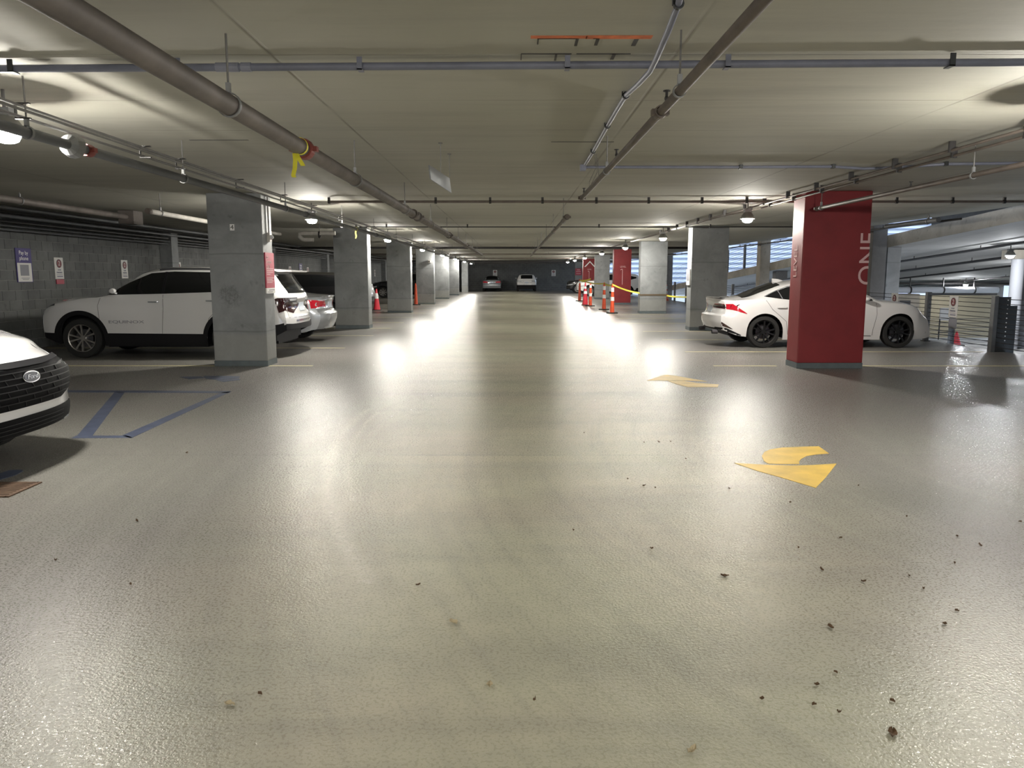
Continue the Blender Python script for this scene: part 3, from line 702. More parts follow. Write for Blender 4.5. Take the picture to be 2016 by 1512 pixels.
t = thing('information_sign', 'small crimson sign on the last narrow column of the right row', 'sign', (5.85, 69.49, 1.5))
MB().box(-.28, -.03, 0, .28, -.001, .6).build('board', M_rsign, t); MB().box(-.15, -.032, .45, .15, -.031, .5).box(-.2, -.032, .3, .2, -.031, .34).box(-.2, -.032, .12, .2, -.031, .16).build('print_line', M_pink, t)
t = thing('call_box', 'small white box near the top of the fourth left column', 'box', (-4.3, CY[3]-.001, 2.2))
MB().box(-.07, -.06, -.08, .07, 0, .08).build('body', M_insul, t, bevel=.01); MB().lathe([(.001, -.07), (.03, -.068), (.035, -.06)], (0, 0, 0), 12, 'y').build('lens', M_ink, t)
# floor drain
q = [PZ(0, 952), PZ(66, 953), PZ(22, 978), PZ(-40, 978)]
t = thing('floor_drain', 'rusty iron drain grate in the floor at the left edge', 'drain', (q[0].x, q[0].y, 0))
x0, x1, y0, y1 = -3.75-.62, PZ(45, 965).x, PZ(0, 978).y, PZ(0, 952).y
MB().box(x0, y0, .0005, x1, y1, .003).build('pit_plate', M_black, t, world=True)
for k in range(9):
    yy = y0+(y1-y0)*(k+.15)/9; MB().box(x0+.01, yy, .003, x1-.01, yy+(y1-y0)*.07, .008).build('slat', M_rust, t, world=True)
MB().box(x0-.02, y0-.02, .0005, x0+.01, y1+.02, .009).box(x1-.01, y0-.02, .0005, x1+.02, y1+.02, .009).box(x0, y0-.02, .0005, x1, y0, .009).box(x0, y1, .0005, x1, y1+.02, .009).build('frame', M_rust, t, world=True)

# ------------------------------------------------------------------ cones, delineators and caution tape
def delineator(p, lab, h=1.15, bands=((.42, .55), (.72, .86)), mat=M_cone, tall=True):
    t = thing('delineator_post', lab, 'traffic post', (p.x, p.y, 0), group='orange posts with white bands')
    MB().prism([(.24*math.cos(a), .24*math.sin(a)) for a in [math.pi/8+k*math.pi/4 for k in range(8)]], .001, .045).build('rubber_base', M_rub, t, bevel=.006)
    def rr(z): return .092-.05*(z/h)
    MB().lathe([(rr(.05), .045), (rr(.2), .2), (rr(.6), .6), (rr(h-.1), h-.12), (.05, h-.10), (.05, h-.09), (.022, h-.07), (.022, h-.03), (.034, h-.01), (.001, h)], (0, 0, 0), 16).build('post', mat, t, smooth=True)
    for a, b in bands: MB().lathe([(rr(a)+.001, a*h/1.0), (rr(a)+.004, a*h), (rr(b)+.004, b*h), (rr(b)+.001, b*h)], (0, 0, 0), 16).build('reflective_band', M_refl, t)
    return t
def cone(p, lab, h=.9, mat=M_coner, bands=((.5, .62), (.72, .82))):
    t = thing('traffic_cone', lab, 'cone', (p.x, p.y, 0))
    MB().box(-.19, -.19, .001, .19, .19, .035).build('rubber_base', M_rub, t, bevel=.008)
    def rr(z): return .15-.12*(z/h)
    MB().lathe([(rr(0), .035), (rr(h*.5), h*.5), (rr(h), h-.02), (.02, h), (.001, h)], (0, 0, 0), 18).build('body', mat, t, smooth=True)
    for a, b in bands: MB().lathe([(rr(a*h)+.001, a*h), (rr(a*h)+.004, a*h), (rr(b*h)+.004, b*h), (rr(b*h)+.001, b*h)], (0, 0, 0), 18).build('reflective_band', M_refl, t)
    return t
pA, pB, pC, pD, pE = PZ(1205, 617), PZ(1189, 610), PZ(1162, 603), PZ(1152, 601), PZ(1141, 593)
delineator(pA, 'orange post with two white bands, nearest of the taped-off group', 1.18)
delineator(pB, 'orange post with two white bands, second of the taped-off group', 1.2)
delineator(pC, 'orange post with white bands standing just before the tall red cone', 1.15, ((.42, .55), (.78, .9)))
cone(pD, 'tall red cone with a white sleeve between the orange posts', 1.15)
delineator(pE, 'plain orange post farthest along the tape', 1.3, ((.8, .9),))
cone(PZ(742, 611), 'red cone with a white sleeve beside the silver hatchback on the left', .92, bands=((.55, .8),))
delineator(PZ(819, 600.5), 'plain orange post between the third and fourth grey columns', 1.1, ())
t = thing('traffic_drum', 'fat orange and white drum between the second and third right columns', 'drum', (9.06, 46.6, 0))
MB().lathe([(.001, 0), (.33, .001), (.33, .08), (.27, .09), (.26, .35), (.24, .36), (.235, .62), (.22, .63), (.21, .9), (.17, 1.0), (.001, 1.0)], (0, 0, 0), 20).build('body', M_cone, t, smooth=True)
for a, b, r in ((.4, .58, .243), (.68, .86, .226)): MB().lathe([(r-.004, a), (r+.005, a), (r+.002, b), (r-.006, b)], (0, 0, 0), 20).build('reflective_band', M_refl, t)
MB().box(-.1, -.015, .98, .1, .015, 1.08).build('handle', M_cone, t)
# barrier tape
t = thing('caution_tape', 'yellow caution tape strung from the orange posts to the grey columns', 'tape', (pA.x, pA.y, 1.1))
def tape(pts, w=.06, name='tape_span', mat=M_tape):
    pts = [V(p) for p in pts]; rows = []
    for i in range(len(pts)-1):
        for k in range(6):
            f = k/6; p = pts[i].lerp(pts[i+1], f)-V((0, 0, .18*f*(1-f))); tw = math.sin(i*2+f*5)*.25
            rows.append([p+V((0, tw*w, -w/2)), p+V((0, -tw*w, w/2))])
    rows.append([pts[-1]+V((0, 0, -w/2)), pts[-1]+V((0, 0, w/2))])
    MB().grid(rows).build(name, mat, t, world=True, fixn=False)
top = lambda p, h: (p.x, p.y-.05, h)
tape([top(pE, 1.22), top(pD, 1.18), top(pB, 1.14)]); tape([top(pB, 1.14), top(pA, 1.12)], .08)
x3, w3, y3 = Rs[2][:3]; x2, w2, y2 = Rs[1][:3]
tape([top(pA, 1.13), (x3-.01, y3+.05, .80)])
MB().box(x3-.012, y3-.012, .70, x3+w3+.012, y3-.004, .76).build('tape_wrap', pm('brown_tape', (.12, .085, .05), .6), t, world=True)
tape([(x3+w3+.01, y3-.01, .74), (9.0, 26.5, .72), (x2-.01, y2+.4, .95)] if False else [(x3+w3+.01, y3+.05, .70), (x2+w2*.5, y2+.53, .93)])
tape([top(pE, 1.2), PY(1163, 549, 44)], .08)

# ------------------------------------------------------------------ dead leaves and scraps on the floor
leafpx = [(270,1027),(257,1152),(1129,1045),(1283,1081),(1655,1060),(1785,1018),(1885,1057),(1879,1110),(1572,1080),(1618,1123),(1603,1389),(1652,1404),(1500,1378),(1645,1325),(1268,872),(1297,871),(1350,904),(1150,853),(1268,957),(1290,961),(1236,944),(1436,963),(1556,990),(1690,957),(368,892),(512,1368),(1052,1380),(1860,1230),(1884,1204),(1373,722),(1700,1146),(1790,1135),(1818,1160),(1930,1075),(2008,1028),(1320,870),(1608,1350),(1757,1382),(110,1104),(823,1153)]
def leaf_mesh(r, L=.05, mat=M_leaf):
    rows = []
    for i in range(6):
        u = i/5; w = L*.32*math.sin(math.pi*min(.97, u*.9+.06))*(.7+.5*r.random()); cz = .004+.010*abs(u-.5)*r.random()*2
        rows.append([V(((u-.5)*L, -w, cz+.006*r.random())), V(((u-.5)*L, 0, cz-.003)), V(((u-.5)*L, w, cz+.008*r.random()))])
    return MB().grid(rows).build('leaf', mat, mesh=True, fixn=False)
rl = random.Random(5); LM = [leaf_mesh(rl, .024), leaf_mesh(rl, .018), leaf_mesh(rl, .015)]
for i, (x, y) in enumerate(leafpx):
    p = PZ(x, y); o = place_mesh('dead_leaf', LM[i % 3], None, Matrix.Translation((p.x, p.y, 0)) @ Matrix.Rotation(rl.random()*6, 4, 'Z'))
    tag(o, 'tiny dark brown leaf scrap lying on the bare floor', 'leaf', 'tiny leaf scraps on the floor')
for (x, y, L_, m, lab) in ((452, 1388, .075, M_leaf2, 'curled pale dry leaf on the floor at bottom left'), (964, 1351, .07, M_leaf2, 'crumpled dry leaf in the lower middle of the floor'), (893, 1227, .10, M_leaf2, 'whitish torn paper scrap in the middle of the floor'),
                           (1427, 1135, .08, M_leaf, 'dark curled leaf right of the middle of the floor'), (1757, 1446, .10, M_leaf, 'largest brown leaf near the bottom right corner'), (1362, 1480, .08, M_leaf2, 'yellowish leaf at the bottom edge of the floor'), (1635, 1236, .07, M_leaf, 'dark leaf with a raised tip on the right of the floor')):
    p = PZ(x, y); o = place_mesh('dead_leaf' if 'paper' not in lab else 'paper_scrap', leaf_mesh(rl, L_*.55, m), None, Matrix.Translation((p.x, p.y, 0)) @ Matrix.Rotation(rl.random()*3, 4, 'Z')); tag(o, lab, 'leaf' if 'paper' not in lab else 'scrap')

# ------------------------------------------------------------------ open right side: sloping ramp bay
def rz_(y): return 2.64-.06*(y-15)
X0, X1, Ya, Yb = 10.14, 24.0, 6.0, 60.0
def slab(name, top, th, y0, y1, mat):
    return struct(MB().hexa([(X0, y0, top(y0)-th), (X1, y0, top(y0)-th), (X1, y1, top(y1)-th), (X0, y1, top(y1)-th)], [(X0, y0, top(y0)), (X1, y0, top(y0)), (X1, y1, top(y1)), (X0, y1, top(y1))]).build(name, mat))
o = slab('ramp_upper', lambda y: rz_(y)+.25, .25, Ya, Yb, M_ramp); tag(o, 'sloping upper ramp slab beyond the open right side')
o = struct(MB().hexa([(X0-.03, Ya, rz_(Ya)-.03), (X0, Ya, rz_(Ya)-.03), (X0, Yb, rz_(Yb)-.03), (X0-.03, Yb, rz_(Yb)-.03)], [(X0-.03, Ya, rz_(Ya)+.29), (X0, Ya, rz_(Ya)+.29), (X0, Yb, rz_(Yb)+.29), (X0-.03, Yb, rz_(Yb)+.29)]).build('ramp_edge_beam', M_slab))
slab('ramp_lower', lambda y: -.18-.06*(y-15), .25, Ya, Yb, M_ramp)
struct(MB().box(X0, -6, 5.8, X1+.3, 62, 6.0).build('sky_block_slab', M_dark))  # unseen slab added over the ramp bay to block the overhead sky
struct(MB().box(X1, -6, 1.0, X1+.3, 45.0, 6).box(X1, -6, -4, X1+.3, 20, 1.0).box(X1, 38.4, -4, X1+.3, 45, 1.0).build('wall_right', M_dark))
struct(MB().box(XR, -6.3, -4, X1+.3, -6, 6).build('wall_near_ramp', M_dark))
o = MB().box(11.4, 38.2, -1.75, 24, 38.4, .52).build('wall_beige', M_beige); struct(o)
o = MB().box(14.55, 22.3, -.7, 24, 22.55, 2.1).build('wall_grey', conc_mat('blue_grey_wall', (.22, .23, .26), False)); struct(o)
for k, (xa, xb, y, zt, lab, m) in enumerate(((9.71, 10.1, 21.1, 2.9, 'dark square edge column directly behind the nearest red column', M_dark), (10.18, 10.55, 21.2, rz_(21.2)-.01, 'lighter concrete pier carrying the ramp, beside the dark edge column', M_col),
                                           (9.71, 10.1, 30.6, 2.9, 'brownish edge column behind the roof of the white sedan', M_slab), (10.5, 10.95, 31.0, rz_(31)-.01, 'dark pier under the ramp behind the white sedan roof', M_dark),
                                           (9.71, 10.1, 39.8, 2.9, 'dark edge column right behind the second grey column on the right', M_dark), (9.71, 10.1, 49.2, 2.9, 'dark edge column beside the orange drum', M_dark), (9.71, 10.1, 58.3, 2.9, 'farthest dark edge column', M_dark))):
    tag(MB().box(xa, y, -3, xb, y+.45, zt).build('edge_column', m, bevel=.012), lab, 'column', 'columns along the open right side')
t = thing('round_column', 'white round column with a square cap beyond the cable barrier at the right', 'column', (14.2, 21.9, -.6))
MB().cyl((0, 0, .005), (0, 0, 2.55), .165, 24).build('shaft', pm('off_white_column_paint', (.42, .43, .46), .6), t, smooth=True); MB().box(-.3, -.3, 2.55, .4, .3, 2.80).build('cap', M_slab, t)
lettering('5', .2, M_inkg, t, (14.1, 21.73, -.35), (1, 0, 0), (0, 0, 1))
def rpipe(x, off, r, y0, y1, lab):
    t = run('ramp_pipe', lab, [(x, y0, rz_(y0)-off), (x, y1, rz_(y1)-off)], r, M_black, n=8, group='black pipes under the ramp')
    y = y0+2
    while y < y1-1: MB().cyl((x, y, rz_(y)-off+r*.5), (x, y, rz_(y)), .012, 6).build('hanger_rod', M_black, t, world=True); y += 3.4
rpipe(12.45, .10, .035, 12, 44, 'nearest black pipe under the ramp slab'); rpipe(14.6, .13, .04, 16, 48, 'second black pipe under the ramp slab'); rpipe(17.3, .10, .035, 17, 50, 'third black pipe under the ramp slab'); rpipe(21.3, .10, .035, 18, 50, 'farthest black pipe under the ramp slab')
t = run('ramp_cross_pipe', 'black pipe crossing above the fat white pipe in the ramp bay', [(17, 37.0, 1.12), (23.8, 37.0, 1.10)], .045, M_black, n=8)
t = run('white_pipe', 'fat white pipe slung in black hangers above the beige wall', [(17.6, 36.0, .82), (22.5, 36.0, .82)], .145, M_wpaint, n=20)
for px in (1791, 1856, 1917):
    x = PY(px, 570, 36).x; MB().lathe([(.15, -.03), (.175, -.03), (.175, .03), (.15, .03)], (x, 36, .82), 16, 'x').build('hanger_ring', M_black, t, world=True); MB().cyl((x, 36, .98), (x, 36, rz_(36)), .03, 6).build('hanger_rod', M_black, t, world=True)
p = PY(1882, 678, 25.6)
cone(V((p.x, 25.6, 0)), 'small red cone on the ramp floor seen through the cable barrier', .46, bands=())
o = bpy.data.objects[-1] if False else [o for o in C.objects if o.get('label', '').startswith('small red cone on the ramp')][0]; o.location = (p.x, 25.6, -.18-.06*10.6)
# notice boards behind the barrier
t = thing('notice_stand', 'black framed notice stand beyond the cable barrier', 'notice', (19.1, 34.0, -1.32))
MB().box(.3, -.02, .0, .34, .02, 1.4).box(-.3, -.02, .0, -.26, .02, .9).build('legs', M_black, t); MB().box(-.3, -.02, .85, .3, .02, 1.4).build('board', M_white, t); MB().box(-.3, -.03, .3, .3, .03, .34).build('rail', M_black, t)
t = thing('wall_notice', 'dark framed notice on a pale pier behind the hood of the white sedan', 'notice', (14.9, 29.4, -.7))
MB().box(-.3, 0, 0, .55, .5, 1.5).build('pier', M_slab, t); MB().box(-.2, -.02, .62, .2, -.001, 1.25).build('board', M_ink, t)
# cable barrier along the slab edge
XC = 9.5
def barrier(name, lab, yy0, yy1, zf, posts, n=11, x=XC, grp=None):
    t = thing(name, lab, 'barrier', (x, yy0, zf(yy0)), group=grp)
    for i in range(n):
        z = .10+i*.094
        sg = .006*math.sin(i*3.1)
        MB().tube([(x, yy0, zf(yy0)+z), (x+.0, (yy0+yy1)/2, zf((yy0+yy1)/2)+z+sg), (x, yy1, zf(yy1)+z)], .0075, 6).build('cable', M_black, t, world=True)
    for py_ in posts:
        MB().box(x-.05, py_-.05, zf(py_), x+.05, py_+.05, zf(py_)+1.12).build('post', M_post, t, world=True, bevel=.008)
        MB().box(x-.075, py_-.075, zf(py_)+.001, x+.075, py_+.075, zf(py_)+.015).build('base_plate', M_postd, t, world=True)
    return t
f0 = lambda y: 0.0
CB = barrier('cable_barrier', 'steel cable barrier with grey posts along the open right edge', 6.5, 15.15, f0, (6.6, 9.5, 12.3))
CB2 = barrier('cable_barrier', 'steel cable barrier behind the hood of the white sedan', 15.15, 21.0, f0, (17.7,))
CB3 = barrier('cable_barrier', 'far steel cable barrier beyond the second grey column on the right', 21.65, 74, f0, [24.5, 27.5, 33.5, 36.5, 42.5, 45.5, 52, 55, 62, 66, 70])
t = thing('anchor_post', 'dark steel end post of the cable barrier with a row of bright bolt holes', 'post', (XC, 15.15, 0))
MB().box(-.10, -.06, .001, -.02, .06, 1.10).build('face_plate', M_post, t, bevel=.006)
MB().box(-.02, -.05, .001, .22, -.035, 1.08).build('web_plate', M_postd, t)
MB().box(.28, .2, -.18, .52, .215, .90).build('rear_plate', M_postd, t)
for k in range(11): MB().cyl((.16, -.051, .14+k*.088), (.16, -.06, .14+k*.088), .011, 8).build('bolt', M_refl if k > 0 else M_gun, t)
# ramp-edge cables above the upper ramp slab
CB4 = barrier('ramp_cable_barrier', 'sloping cable barrier on the edge of the upper ramp against the daylight', 23, 58, lambda y: rz_(y)+.26, (27.6, 34.5, 37.2, 45, 52), 12, x=10.25)
CB5 = barrier('lower_cable_barrier', 'cable barrier on the edge of the lower ramp beyond the deck', 6, 21, lambda y: -.18-.06*(y-15), (8, 12, 17.9), 9, x=10.2)
# parking signs tied to the barrier cables
bay_sign((XC-.03, 16.62, .60), -Rw, 'white 2 hour parking sign tied to the cables between the sedan and the end post')
bay_sign((XC-.03, 19.2, .60), -Rw, 'white 2 hour parking sign tied to the cables behind the hood of the white sedan')
t = thing('small_notice', 'small faded notice tied low on the cables beneath the parking sign', 'sign', (XC-.03, 16.45, .36)); MB().box(-.004, 0, 0, .004, .3, .22).build('board', M_inkg, t)
# outside world: ground and a pale building
struct(MB().box(X1+.3, -40, -4.3, 300, 400, -4.0).build('ground_outside', M_grass)); struct(MB().box(-200, YB+.3, -4.3, X1+.3, 400, -4.0).build('ground_behind', M_grass))
t = thing('office_building', 'pale banded building in daylight beyond the ramp', 'building', (60, 130, -4))
MB().box(-45, 0, 0, 90, 20, 40).build('facade', M_facade, t)
for k in range(16): MB().box(-45, -.3, 4.2+k*.8, 90, -.02, 4.42+k*.8).build('ledge', M_facw, t)

# ------------------------------------------------------------------ cars (local axes: nose +x, left +y, up +z)
def pl(pts, x):
    # monotone cubic through control points
    n = len(pts)
    if x <= pts[0][0]: return pts[0][1]
    if x >= pts[-1][0]: return pts[-1][1]
    i = max(k for k in range(n-1) if pts[k][0] <= x)
    def sl(k): return (pts[k+1][1]-pts[k][1])/(pts[k+1][0]-pts[k][0])
    def m(k):
        if k == 0: return sl(0)
        if k == n-1: return sl(n-2)
        a, b = sl(k-1), sl(k); return 0 if a*b <= 0 else 2*a*b/(a+b)
    h = pts[i+1][0]-pts[i][0]; t = (x-pts[i][0])/h
    return ((2*t**3-3*t*t+1)*pts[i][1]+(t**3-2*t*t+t)*h*m(i)+(-2*t**3+3*t*t)*pts[i+1][1]+(t**3-t*t)*h*m(i+1))
def sstep(a, b, x):
    t = max(0, min(1, (x-a)/(b-a))); return t*t*(3-2*t)
class Car:
    def __init__(s, lab, cat, loc, rz, sp, paint, group=None, mats={}):
        s.t = thing(sp['name'], lab, cat, loc, rz, group); s.sp = sp; s.paint = paint
        s.L0, s.L1 = sp['x']; s.W = sp['w']/2
        s.make_body(); s.bvh = BVHTree.FromPolygons(s.vs, s.fs)
        s.under()
    def make_body(s):
        sp = s.sp; L0, L1, W = s.L0, s.L1, s.W
        ax = sp['axles']; r = sp['r']; ar = sp.get('arch', r+.055)
        xs = set()
        N = sp.get('n', 90)
        for i in range(N+1): xs.add(round(L0+(L1-L0)*i/N, 4))
        for e in (.01, .03, .06, .1, .15): xs.add(round(L0+e, 4)); xs.add(round(L1-e, 4))
        for a in ax:
            for k in range(15):
                xs.add(round(a+ar*math.cos(math.pi*k/14)*1.0, 4))
            xs.add(round(a+ar+.003, 4)); xs.add(round(a-ar-.003, 4))
        xs = sorted(x for x in xs if L0 <= x <= L1)
        n1, n2, n3 = 14, 8, 7
        fr, bk = sp['front'], sp['back']       # fascia profiles: (z, inset)
        rows = []
        for x in xs:
            d = min(x-L0, L1-x); end = max(0, 1-d/.16)
            top = pl(sp['top'], x); W_ = pl(sp['hw'], x)*W if 'hw' in sp else W
            W_ *= 1-.05*(end**2)
            b = pl(sp['bot'], x)
            for a in ax:
                if abs(x-a) < ar+.001: b = max(b, r+math.sqrt(max(0, ar*ar-(x-a)**2)))
            crown = min(.05, max(.02, (top-b)*.1)) + .03*sstep(1.1, 1.3, top)
            zr = top-crown; belt = min(pl(sp['belt'], x), zr-.012)
            rw = pl(sp['roofw'], x)*W
            pts = []
            for k in range(n1+1):
                t = k/n1; z = b+(belt-b)*t
                q = (z-.2)/(max(belt, .7)-.2)
                y = W_*pl([(-.2, .93), (0, .955), (.28, .99), (.55, 1.0), (.82, .985), (.93, .965), (1, .935)], q)
                pts.append((y, z))
            y0 = pts[-1][0]
            for k in range(1, n2+1):
                t = k/n2; y = y0+(rw-y0)*(t+.12*math.sin(math.pi*t)*-1 if False else t); y += .02*math.sin(math.pi*t); z = belt+(zr-belt)*t
                pts.append((y, z))
            for k in range(1, n3+1):
                t = k/n3; y = rw*(1-t); z = top-(top-zr)*(y/rw)**2.4; pts.append((y, z))
            rows.append((x, pts))
        vs = []; s.rows = rows
        def deform(x, y, z):
            f = sstep(L1-.75, L1, x); g = sstep(L1-.35, L1, x)
            k = sp.get('bend', .22)*(abs(y)/W)**2.6
            x2 = x - f*k + g*pl(fr, z)
            f = sstep(L0+.75, L0, x) if False else 1-sstep(L0, L0+.75, x); g = 1-sstep(L0, L0+.35, x)
            return (x2 + f*sp.get('bendb', .16)*(abs(y)/W)**2.6 - g*pl(bk, z), y, z)
        m = len(rows[0][1]); full = 2*m-1
        for x, pts in rows:
            line = [(y, z) for y, z in pts]+[(-y, z) for y, z in reversed(pts[:-1])]
            vs += [deform(x, y, z) for y, z in line]
        fs = []
        for i in range(len(rows)-1):
            for k in range(full-1): fs.append((i*full+k, (i+1)*full+k, (i+1)*full+k+1, i*full+k+1))
        # end caps as lateral grids
        for e in (0, len(rows)-1):
            x, pts = rows[e]; M_ = 14; base = len(vs)
            for y, z in pts:
                for c in range(M_+1): vs.append(deform(x, y*(1-2*c/M_), z))
            for k in range(m-1):
                for c in range(M_):
                    q = (base+k*(M_+1)+c, base+k*(M_+1)+c+1, base+(k+1)*(M_+1)+c+1, base+(k+1)*(M_+1)+c)
                    fs.append(q if e else q[::-1])
        s.vs = [V(v) for v in vs]; s.fs = fs
        parts = {'body': [], 'lower_cladding': []}
        for f in fs:
            c = sum((s.vs[i] for i in f), V())/len(f); lowz = pl(sp['clad'], c.x) if 'clad' in sp else -1
            low = c.z < lowz or ('clad' in sp and any(math.hypot(c.x-a, c.z-r) < ar+.03 for a in ax) and abs(c.y) > W*.8)
            parts['lower_cladding' if low else 'body'].append(f)
        for nm, ff in parts.items():
            if ff: s.shell(nm, ff, s.paint if nm == 'body' else M_clad)
    def shell(s, nm, ff, mat):
        used = sorted({i for f in ff for i in f}); ix = {v: k for k, v in enumerate(used)}
        mb = MB(); mb.add([s.vs[i] for i in used], [tuple(ix[i] for i in f) for f in ff]); me = mb.build(nm, mat, s.t, fixn=False).data
        bm = bmesh.new(); bm.from_mesh(me); bmesh.ops.remove_doubles(bm, verts=bm.verts, dist=.0008); bmesh.ops.recalc_face_normals(bm, faces=bm.faces); bm.to_mesh(me); bm.free()
        me.polygons.foreach_set('use_smooth', [True]*len(me.polygons)); me.set_sharp_from_angle(angle=math.radians(34))
    def under(s):
        sp = s.sp; W = s.W; mb = MB(); L0, L1 = s.L0, s.L1; a0, a1 = sp['axles']; r = sp['r']+.07
        zt = min(pl(sp['belt'], a0), pl(sp['belt'], a1), pl(sp['top'], L1-.35)-.12)-.05
        mb.box(a0+r+.02, -W+.10, .2, a1-r-.02, W-.10, .5)
        mb.box(L0+.32, -W+.30, .24, L1-.36, W-.30, zt)
        mb.box(L0+.30, -W+.14, .30, a0-r-.02, W-.14, .5); mb.box(a1+r+.02, -W+.2, .26, L1-.42, W-.2, .5)
        for a in (a0, a1): mb.box(a-r, -W+.09, sp['r']*2+.07, a+r, W-.09, max(sp['r']*2+.09, zt))
        mb.build('underbody', M_clad, s.t)
    def hit(s, axis, side, u, v):
        if axis == 'y': o, d = V((u, side*3, v)), V((0, -side, 0))
        elif axis == 'x': o, d = V((side*4, u, v)), V((-side, 0, 0))
        else: o, d = V((u, v, 3)), V((0, 0, -1))
        h = s.bvh.ray_cast(o, d)
        if h[0] is None: return None
        n = h[1]
        if n.dot(d) > 0: n = -n
        return h[0], n
    def patch(s, name, mat, axis, side, rows, off=.004, parent=None, lab=None, wrap=False):
        P = []
        for r in rows:
            P.append([s.hit(axis, side, *q) for q in r])
        mb = MB(); idx = {}
        for i, r in enumerate(P):
            for k, h in enumerate(r):
                if h: idx[(i, k)] = len(mb.v); mb.v.append(tuple(h[0]+h[1]*off))
        for i in range(len(P)-1):
            for k in range(len(P[i])-1):
                q = [(i, k), (i, k+1), (i+1, k+1), (i+1, k)]
                if all(c in idx for c in q): mb.f.append(tuple(idx[c] for c in q))
        # skirt so that the panel has thickness
        n = len(mb.v); top = list(mb.f)
        if not top: return None
        cnt = {}
        for f in top:
            for a, b in zip(f, f[1:]+f[:1]): cnt[(a, b)] = cnt.get((a, b), 0)+1
        inv = {v: k for k, v in idx.items()}
        for v in range(n):
            h = P[inv[v][0]][inv[v][1]]; mb.v.append(tuple(h[0]-h[1]*.004))
        for (a, b) in list(cnt):
            if (b, a) not in cnt: mb.f.append((a, n+a, n+b, b))
        o = mb.build(name, mat, parent or s.t, smooth=30)
        if lab: o['label'] = lab
        return o
    def strip(s, name, mat, axis, side, lo, hi, nu=22, nv=6, **k):
        """region between two polylines lo and hi given as [(u, v)...] over the same u range"""
        u0, u1 = max(lo[0][0], hi[0][0]), min(lo[-1][0], hi[-1][0])
        def li(p, u):
            for a, b in zip(p, p[1:]):
                if a[0] <= u <= b[0]: return a[1]+(b[1]-a[1])*(u-a[0])/max(1e-6, b[0]-a[0])
            return p[-1][1]
        us = sorted(set([u0+(u1-u0)*i/nu for i in range(nu+1)]+[p[0] for p in lo+hi if u0 < p[0] < u1]))
        rows = []
        for j in range(nv+1): rows.append([(u, li(lo, u)+(li(hi, u)-li(lo, u))*j/nv) for u in us])
        return s.patch(name, mat, axis, side, rows, **k)
    def seam(s, pts, axis='y', side=1, w=.006, name='panel_gap', mat=None, off=.0015, parent=None):
        q = []
        for a, b in zip(pts, pts[1:]):
            for i in range(6): q.append((a[0]+(b[0]-a[0])*i/6, a[1]+(b[1]-a[1])*i/6))
        q.append(pts[-1]); rows = [[], []]
        for i, p in enumerate(q):
            a, b = q[max(0, i-1)], q[min(len(q)-1, i+1)]; d = V((b[0]-a[0], b[1]-a[1])).normalized(); n = V((-d.y, d.x))*w/2
            rows[0].append((p[0]+n.x, p[1]+n.y)); rows[1].append((p[0]-n.x, p[1]-n.y))
        return s.patch(name, mat or M_seam, axis, side, rows, off=off, parent=parent)
    def ring(s, name, mat, ax, r0, r1, a0, a1, side, off=.008):
        rows = []
        for j in range(4):
            r = r0+(r1-r0)*j/3; rows.append([(ax+r*math.cos(a0+(a1-a0)*i/28), s.sp['r']+r*math.sin(a0+(a1-a0)*i/28)) for i in range(29)])
        return s.patch(name, mat, 'y', side, rows, off=off)
    def wheels(s, mat, nsp=10, style='y', sides=(1, -1), rr=None, axles=None):
        sp = s.sp; R_ = sp['r']; rim = rr or R_*.70; wd = .215
        for a in (axles or sp['axles']):
            for sd in sides:
                yo = sd*(s.W-.03); c = V((a, yo-sd*wd/2, R_))
                def fl(p): return [(r, sd*h) for r, h in p]
                w = MB().lathe(fl([(rim*.98, -wd/2), (R_*.93, -wd/2), (R_, -wd*.38), (R_, wd*.38), (R_*.955, wd/2), (rim*1.04, wd/2+.004), (rim*.99, wd/2-.012)]), c, 36, 'y').build('wheel', M_tyre, s.t, smooth=30)
                m = MB().lathe(fl([(rim*1.0, wd/2-.006), (rim*.95, wd/2-.012), (rim*.90, wd/2-.07), (rim*.88, -wd/2)]), c, 36, 'y')
                m.lathe(fl([(.001, wd/2-.035), (.045, wd/2-.037), (.06, wd/2-.05), (.06, -.02)]), c, 16, 'y')
                yf = sd*(wd/2-.022); yb = sd*(wd/2-.06)
                for k in range(nsp):
                    if style == 'y': th = 2*math.pi*k/nsp; w0, w1, tw = .012, .020, .0
                    elif style == 'twin': th = 2*math.pi*(k//2)/(nsp//2)+(.16 if k % 2 else -.16); w0, w1, tw = .010, .017, (.10 if k % 2 else -.10)
                    else: th = 2*math.pi*k/nsp; w0, w1, tw = .022, .045, 0
                    def pt(r, wv, y, t_=0): e = V((math.cos(th+t_), 0, math.sin(th+t_))); q = V((-math.sin(th+t_), 0, math.cos(th+t_))); return c+e*r+q*wv+V((0, y, 0))
                    m.hexa([pt(.04, -w0, yb), pt(rim*.95, -w1, yb, tw), pt(rim*.95, w1, yb, tw), pt(.04, w0, yb)], [pt(.04, -w0, yf-sd*.012), pt(rim*.95, -w1, yf, tw), pt(rim*.95, w1, yf, tw), pt(.04, w0, yf-sd*.012)])
                m.build('rim', mat, w)
                MB().lathe(fl([(rim*.62, -.01), (rim*.62, .005), (.05, .005), (.05, -.01)]), c, 24, 'y').build('brake_disc', M_gun, w)
